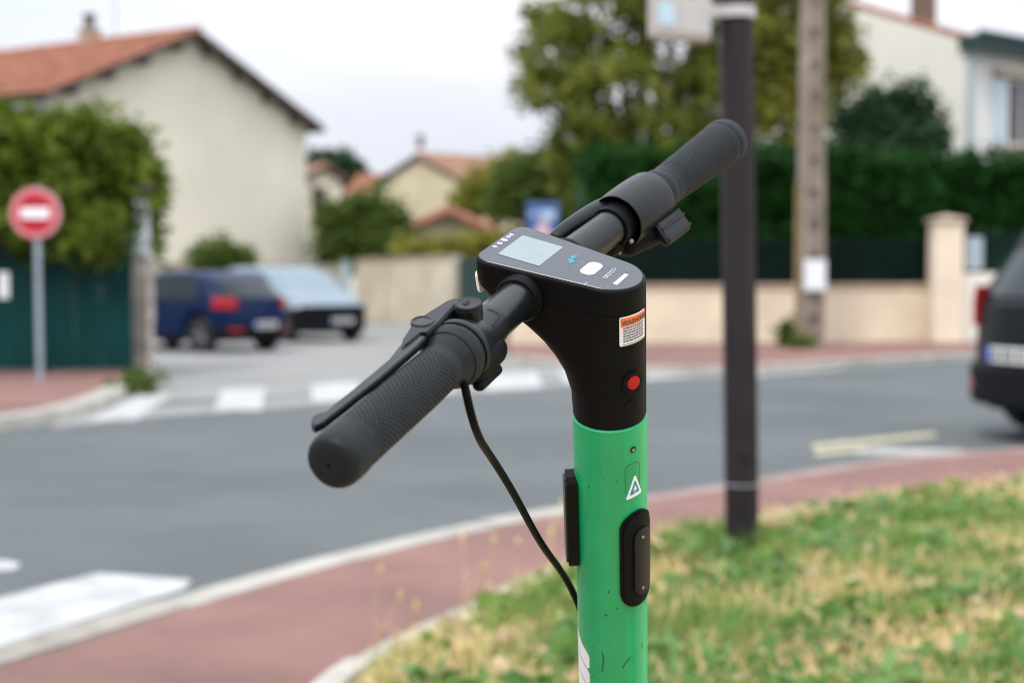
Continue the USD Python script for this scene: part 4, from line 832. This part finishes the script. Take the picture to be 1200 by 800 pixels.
rl = sp_('red_button', knob_on(RC - .0028, CEN, .0450, [(0, .0035), (.0062, .0037), (.0062, .004), (.0058, .0047), (0, .0052)]), 'lens_red')
sp_('button_ring', wrap(Point(0, 0).buffer(.0095, 24).difference(Point(0, 0).buffer(.0064, 24)), .0022, RC - .0002, CEN, .0450), 'black_plastic', parent=rl, smooth=50)
sp_('bolt_cover', wrap(Point(0, 0).buffer(.0058, 24), .0006, RC - .0001, CEN - 2, .0240), 'black_plastic', smooth=50)
sp_('screw_hole', wrap(Point(0, 0).buffer(.0036, 20).difference(Point(0, 0).buffer(.0028, 20)), .0004, RS - .0001, CEN - 1, -.0150), 'green_film', parent=col, smooth=50)
sp_('screw', wrap(Point(0, 0).buffer(.0028, 20), .0002, RS - .0001, CEN - 1, -.0150), 'groove', parent=col, smooth=50)
sp_('screw_head', wrap(Point(.0004, -.0006).buffer(.0013, 12), .0004, RS, CEN - 1, -.0150), 'screw', parent=col, smooth=50)
arch = unary_union([rounded(.0150, .012, .005), sbox(-.0075, -.020, .0075, 0)])
sp_('clear_film', wrap(arch.difference(arch.buffer(-.0004)), .00015, RS, CEN - 1, -.0335), 'scuff', parent=col, smooth=50)
sp_('clear_film', wrap(arch.buffer(-.0004), .0001, RS, CEN - 1, -.0335), 'green_film', parent=col, smooth=50)
trp = Polygon([(-.0066, -.0088), (.0068, -.0074), (.0006, .0088)]).buffer(.0012); tin = Polygon([(-.0040, -.0058), (.0046, -.0050), (.0006, .0050)]).buffer(.0006)
tri_ = sp_('triangle_emblem', wrap(trp, .0003, RS + .0002, CEN + 1, -.0500), 'sticker_white', parent=col, smooth=50)
sp_('emblem_print', wrap(unary_union([tin.difference(Polygon([(-.0014, -.0036), (.0030, -.0028), (.0006, .0022)])).difference(sbox(.0001, -.009, .0009, .001))]), .0002, RS + .0005, CEN + 1, -.0500), 'print_teal', parent=col, smooth=50)
# black oval pad
pad = wrap(rounded(.0325, .0920, .0160), .0030, RS - .0003, CEN + 6, -.1195)
op = sp_('oval_pad', pad, 'black_plastic', smooth=50)
sp_('pad_lip', wrap(rounded(.0300, .0890, .0148), .0012, RS + .0027, CEN + 6, -.1195), 'black_plastic', parent=op, smooth=50)
sp_('pad_insert', wrap(rounded(.0185, .0640, .0090), .0018, RS + .0039, CEN + 10, -.1210), 'black_satin', parent=op, smooth=50)
for dz in (-.0260, .0240):
    sp_('pad_screw', wrap(Point(.0, 0).buffer(.0014, 12), .0005, RS + .0057, CEN + 8, -.1210 + dz), 'screw', parent=op, smooth=50)
# long black clip on the far side of the column
ca = math.radians(-148); o = np.array([math.sin(ca), -math.cos(ca), 0]); tq = np.cross([0, 0, 1], o)
clip = xf(extrude(rounded(.026, .086, .008), .008), frame_mat(o * (RS - .001) + [0, 0, -.092], tq, (0, 0, 1), o))
cl = sp_('side_clip', as_tri(clip), 'black_plastic', smooth=40)
sp_('clip_cap', xf(extrude(rounded(.022, .080, .007), .0018), frame_mat(o * (RS + .007) + [0, 0, -.092], tq, (0, 0, 1), o)), 'black_satin', parent=cl, smooth=40)
# white lettering strokes low on the column
for k in range(6):
    z_ = -.222 - k * .0185
    q = Polygon([(-.030, .034), (-.014, .014), (.0, .004), (.0022, .001), (.0022, -.010), (.0, -.0115), (-.004, -.008), (-.016, .001), (-.030, .018)]).buffer(.0006)
    sp_('white_stroke', wrap(q, .0002, RS + .0001, -112, z_), 'sticker_white', parent=col, smooth=50)
rs = np.random.default_rng(4); sc_ = []
for k in range(22):
    a0, z_ = rs.uniform(-125, 15), rs.uniform(-.30, -.03); L_ = rs.uniform(.0008, .0028); w = rs.uniform(.0002, .0006); th = rs.uniform(0, np.pi)
    sc_.append(wrap(shapely.affinity.rotate(Point(0, 0).buffer(1, 4), 0).buffer(0) if False else shapely.affinity.rotate(shapely.affinity.scale(Point(0, 0).buffer(1, 4), L_ * .5, w), math.degrees(th)), .00008, RS, a0, z_))
for (a0, z_, pts) in ((-82, -.222, [(0, .011), (.0012, .006), (.0006, -.002), (-.0004, -.009)]), (-42, -.222, [(-.0035, -.005), (0, 0), (.004, .004)]), (-70, -.148, [(0, .0008), (0, -.0008)]), (-100, -.05, [(0, .0015), (.0005, 0)]), (-8, -.213, [(0, -.002), (.0006, .002)]), (-75, -.172, [(-.001, 0), (.001, .0005)])):
    sc_.append(wrap(shapely.LineString(pts).buffer(.0006, quad_segs=3), .00008, RS, a0, z_))
sp_('scuff_marks', cat_(sc_), 'scuff', parent=col, smooth=False)

# handlebar
SW, RI = .0936, .0546; BC = np.array([0, .0603, .1099])
la = np.array([-math.cos(SW), -math.sin(SW), math.sin(RI)]); ra = np.array([math.cos(SW), -math.sin(SW), math.sin(RI)])
RB = .0152
bar = sp_('handlebar', cat_([rod(BC, BC + la * .30, RB, n=48), rod(BC, BC + ra * .30, RB, n=48)]), 'black_metal')
def onbar(a, prof, n=64): return xf(lathe(prof, n), aim(BC, BC + a / np.linalg.norm(a)))
for a in (la, ra):
    sp_('bar_collar', onbar(a, [(RB - .001, .036), (.0192, .036), (.0192, .041), (.0180, .0425), (.0180, .0445), (.0172, .046), (RB - .001, .0465)]), 'black_plastic', parent=bar)
def grip(a, s0, s1, rf, seed):
    """rubber grip with a raised diamond grain, a flange towards the centre and a domed end"""
    na = 200; S = np.linspace(s0, s1, 330); A = np.arange(na) * 2 * np.pi / na; SS, AA = np.meshgrid(S, A, indexing='ij'); base = rf(SS)
    k1 = 25; per = 2 * np.pi * .0175 / k1; u = AA * k1 / 2 / np.pi; v = (SS - s0) / (per * 1.05)
    w1, w2 = np.abs(((u + v) % 1) - .5) * 2, np.abs(((u - v) % 1) - .5) * 2
    pit = np.clip(1 - (np.maximum(w1, w2)) / .46, 0, 1); fade = np.clip((SS - s0 - .010) / .004, 0, 1) * np.clip((s1 - .006 - SS) / .004, 0, 1)
    gate = .55 + .45 * np.sin(AA * 3 + SS * 40)
    rr_ = base + fade * (.0 - .0022 * pit * (pit > .01) * np.clip(gate + .5, 0, 1))
    T = aim(BC, BC + a); V = np.stack([rr_ * np.cos(AA), rr_ * np.sin(AA), SS], -1).reshape(-1, 3); i, j = np.meshgrid(np.arange(len(S) - 1), np.arange(na), indexing='ij')
    q = np.stack([i * na + j, i * na + (j + 1) % na, (i + 1) * na + (j + 1) % na, (i + 1) * na + j], -1).reshape(-1, 4)
    return xf(trimesh.Trimesh(V, np.vstack([q[:, [0, 1, 2]], q[:, [0, 2, 3]]]), process=False), T)
rl_ = lambda s: .0172 + .0010 * (s - .18) / .13 + .0002 * np.sin((s - .18) * 45)
gl_ = sp_('grip', grip(la, .176, .306, rl_, 1), 'grip_rubber', smooth=True)
sp_('grip_flange', onbar(la, [(RB, .152), (.0226, .152), (.0232, .1532), (.0231, .158), (.0222, .1625), (.0217, .1642), (.0209, .1644), (.0206, .1652), (.0200, .1685), (.0186, .172), (.0172, .1765), (RB, .1765)]), 'grip_rubber', parent=gl_)
sp_('grip_end_cap', onbar(la, [(RB, .3055), (.0176, .3055), (.0178, .3065), (.0184, .3068), (.0187, .310), (.0188, .317), (.0186, .3220), (.0180, .3254), (.0168, .3279), (.0148, .3296), (.0110, .3306), (.0065, .3311), (.0018, .3313), (.0013, .3298), (0, .3298)]), 'grip_rubber', parent=gl_)
rr2 = lambda s: .0180 + .0034 * np.clip((s - .205) / .10, 0, 1)
sp_('grip_seam', onbar(la, [(.0170, .3048), (.01765, .3048), (.01765, .3064), (.0170, .3064), (.0170, .3048)]), 'groove', parent=gl_)
sp_('grip_seam', onbar(la, [(.0185, .1492), (.0216, .1492), (.0216, .1525), (.0185, .1525), (.0185, .1492)]), 'groove', parent=gl_)
gr_ = sp_('grip', grip(ra, .1965, .309, rr2, 2), 'grip_rubber', smooth=True)
sp_('grip_flange', onbar(ra, [(RB, .1815), (.0198, .1815), (.0202, .1825), (.0202, .1870), (.0194, .1878), (.0197, .1890), (.0192, .1950), (.0180, .1970), (RB, .1970)]), 'grip_rubber', parent=gr_)
sp_('grip_end_cap', onbar(ra, [(RB, .3085), (.0213, .3085), (.0219, .3095), (.0222, .312), (.0220, .318), (.0208, .322), (.0165, .3245), (0, .325)]), 'grip_rubber', parent=gr_)
# local helper: s along the left / right bar, dy forwards, dz up
def LB(s, dy, dz): return BC + la * s + np.array([0, dy, dz])
def RBp(s, dy, dz): return BC + ra * s + np.array([0, dy, dz])
# left: brake perch, lever, bell
per_ = sp_('brake_perch', onbar(la, [(RB - .001, .096), (.0160, .096), (.0164, .097), (.0164, .108), (.0165, .120), (.0180, .130), (.0218, .140), (.0236, .1440), (.0238, .1480), (.0230, .1494), (RB, .1495)]), 'black_satin')
sp_('perch_block', hullchain([LB(.114, .014, -.005), LB(.145, .020, -.001)], [.0095, .0120], .012, .004), 'black_satin', parent=per_, smooth=True)
sp_('perch_lower', hullchain([LB(.112, -.008, -.012), LB(.142, -.008, -.013)], [.0130, .0135], .0125, .004), 'black_plastic', parent=per_, smooth=True)
sp_('clamp_tab', hullchain([LB(.118, -.015, -.024), LB(.146, -.015, -.024)], [.005, .005], .0045, .002), 'black_plastic', parent=per_, smooth=True)
def pb(s_, deg, r): return BC + la * s_ + r * np.array([0, -math.sin(math.radians(deg)), math.cos(math.radians(deg))])
zz = [(.103, 12), (.1015, 22), (.100, 34), (.0995, 46), (.104, 49), (.110, 50), (.1155, 51), (.114, 60), (.112, 70), (.111, 80)]
sp_('clamp_joint', tube([pb(a_, b_, .0163) for a_, b_ in zz], .0007, 8), 'groove', parent=per_)
def bevelled(pts, z0, z1, c=.0016):
    P = Polygon(pts).buffer(0).buffer(.0012, quad_segs=3).buffer(-.0012)
    o_ = []
    for z, q in ((z0, -c), (z0 + c, 0), (z1 - c, 0), (z1 - c * .3, -c * .55), (z1, -c)): o_.append((z, P.buffer(q)))
    parts = [extrude(P, z1 - z0 - 2 * c, z0 + c)]
    parts += [extrude(P.buffer(-c * f), c * .25, z1 - c + c * .25 * k) for k, f in ((0, .06), (1, .22), (2, .5), (3, .95))]
    return cat_(parts)
HO = [(-.1834, .0683), (-.1556, .0762), (-.1369, .0745), (-.1170, .0725), (-.1109, .0687), (-.1090, .0648), (-.1110, .0617), (-.1250, .0610), (-.1380, .0590), (-.1540, .0565), (-.1702, .0560), (-.1722, .0597), (-.1882, .0590), (-.1990, .0600)]
lever = sp_('brake_lever', bevelled(HO, .1275, .1412, .0022), 'black_satin', smooth=50)
BL = [(-.1720, .0700), (-.1900, .0660), (-.2114, .0612), (-.2535, .0593), (-.2900, .0582), (-.2944, .0615), (-.2985, .0622), (-.3035, .0600), (-.3075, .0568), (-.3100, .0525), (-.3039, .0505), (-.2862, .0503), (-.2386, .0505), (-.1888, .0530), (-.1720, .0560)]
sp_('lever_blade', bevelled(BL, .1338, .1398, .0014), 'black_metal', parent=lever, smooth=50)
sp_('lever_pivot', moved(lathe([(0, 0), (.0085, 0), (.0085, .0016), (.0078, .0024), (.0066, .0024), (.0062, .0018), (0, .0018)], 36), (-.1560, .0692, .1398)), 'black_metal', parent=lever)
kb = LB(.121, .0030, .0130)
bell = sp_('bell', xf(lathe([(0, 0), (.0092, 0), (.0100, .001), (.0102, .0118), (.0098, .0136), (.0092, .0146), (.0086, .0148), (.0080, .0144), (0, .0144)], 40), aim(kb, kb + np.array([-.06, 0, 1.0]))), 'black_satin')
sp_('bell_groove', xf(lathe([(.0100, .0112), (.01035, .0112), (.01035, .0120), (.0100, .0120), (.0100, .0112)], 40), aim(kb, kb + np.array([-.06, 0, 1.0]))), 'groove', parent=bell)
sp_('bell_slot', xf(extrude(unary_union([Polygon([(-.0022, -.001), (.0012, -.0022), (.0024, .0006), (.0006, .0026), (-.0016, .0018)]), sbox(.0026, -.0008, .004, .0008)]), .0003), aim(kb, kb + np.array([-.06, 0, 1.0])) @ trimesh.transformations.translation_matrix((-.0015, .001, .0145))), 'groove', parent=bell, smooth=False)
# right: throttle
thr = sp_('throttle', onbar(ra, [(RB, .136), (.0222, .136), (.0226, .1212), (.0231, .1200), (.0239, .1196), (.0245, .1206), (.0251, .134), (.0252, .148), (.0249, .163), (.0240, .1755), (.0231, .1780), (.0206, .1795), (RB, .181)]), 'black_satin')
sp_('throttle_inner_ring', onbar(ra, [(RB - .001, .108), (.0172, .108), (.0182, .110), (.0182, .123), (RB - .001, .123)]), 'black_plastic', parent=thr)
sp_('throttle_block', hullchain([RBp(.124, -.008, -.020), RBp(.157, -.017, -.020)], [.0115, .0125], .011, .004), 'black_plastic', parent=thr, smooth=True)
sp_('throttle_clamp', hullchain([RBp(.106, -.002, -.015), RBp(.126, -.004, -.018)], [.0075, .010], .010, .003), 'black_plastic', parent=thr, smooth=True)
PD = frame_mat(RBp(.160, -.0295, -.0155), (.97, -.12, .05), (.22, .70, .68), (-.12, -.68, .72))
pdl = m3.Manifold.hull_points(np.array([(x, y, z) for x, y in ((-.021, -.004), (-.019, .010), (.018, .010), (.021, -.004)) for z in (-.004, .0035)]))
pd = sp_('thumb_paddle', xf(bx(-.020, .020, -.011, .011, -.005, .0038, .0022), PD), 'black_satin', parent=thr, smooth=False)
sp_('paddle_ridge', xf(cat_([bx(-.019, .019, -.0085, -.0060, .0038, .0052, .0005), bx(-.019, .019, .0015, .0038, .0038, .0052, .0005)]), PD), 'black_satin', parent=thr, smooth=False)
sp_('clamp_screw', cat_([ball(RBp(.112, -.0175, -.0105), .0022, 2), ball(RBp(.109, -.0085, -.0215), .0016, 2)]), 'screw', parent=thr)
# right brake arm in front of the bar
arm = sp_('brake_arm', hullchain(spline([RBp(.130, .013, .0110), RBp(.114, .0185, .0100), RBp(.098, .0225, .0078), RBp(.083, .0262, .0050), RBp(.072, .0285, .0015)], 10), np.linspace(.0095, .0066, 10), .0062, .003), 'black_satin', smooth=True)
sp_('brake_arm_tip', ball(RBp(.0695, .0285, .0), .0068, 3), 'black_plastic', parent=arm, smooth=True)
sp_('brake_arm_web', hullchain([RBp(.122, .014, -.002), RBp(.098, .022, -.003), RBp(.080, .024, -.004)], [.006, .005, .0045], .005, .003), 'black_plastic', parent=arm, smooth=True)
# brake cable
cb = spline([(-.1700, .0290, .108), (-.1735, .0222, .0850), (-.1390, .0315, .0350), (-.0970, .0372, -.0233), (-.0355, .0431, -.1180), (.0050, .0405, -.185), (.010, .030, -.225), (.006, .020, -.260)], 60)
sp_('brake_cable', tube(cb, .0030, 14), 'cable')
# lower parts, below the picture: front fork, wheels and deck (the deck lies level behind the column)
Minv = np.linalg.inv(frame_mat(S0 - ZU * H0, XR, YW, ZU)); bw = S0 - ZU * H0
def wpart(name, mesh, m, parent=None, smooth=35): sc.part(name, xf(mesh, Minv), m, parent, smooth)
fw = np.array([YW[0], YW[1], 0]); fw /= np.linalg.norm(fw); sd = np.array([fw[1], -fw[0], 0])
WC = bw + [0, 0, .125]
def wheel(c_):
    ax = aim(c_ - sd * .025, c_ + sd * .025)
    p_ = sc.part('wheel', xf(xf(lathe([(.075, 0), (.105, 0), (.122, .012), (.122, .038), (.105, .05), (.075, .05), (.075, 0)], 40), ax), Minv), 'tyre')
    wpart('rim', xf(lathe([(0, .008), (.076, .004), (.076, .046), (0, .042)], 32), ax), 'alloy', parent=p_)
wheel(WC); wheel(WC - fw * .98)
for s in (-1, 1): wpart('fork_leg', rod(WC + sd * s * .042, S0 - ZU * (H0 - .30) + sd * s * .02, .013, n=12), 'black_plastic')
DK = frame_mat(WC - fw * .50 + [0, 0, .03], sd, fw, (0, 0, 1))
wpart('deck', xf(xf(extrude(rounded(.17, .62, .04), .055), np.eye(4)), DK), 'green_paint'); wpart('deck_mat', xf(extrude(rounded(.15, .56, .03), .004).apply_translation((0, 0, .0555)), DK), 'grip_rubber')
wpart('deck_neck', hullchain([WC - fw * .22 + [0, 0, .06], S0 - ZU * (H0 - .27)], [.04, .035], None, .03), 'green_paint', smooth=True)
wpart('rear_mudguard', hullchain([WC - fw * .80 + [0, 0, .08], WC - fw * .98 + [0, 0, .14], WC - fw * 1.10 + [0, 0, .09]], [.035, .035, .03], .012, .02), 'black_plastic', smooth=True)
wpart('kickstand', rod(WC - fw * .4 - sd * .07 + [0, 0, .03], WC - fw * .45 - sd * .17 + [0, 0, -.12], .008, n=10), 'black_metal')
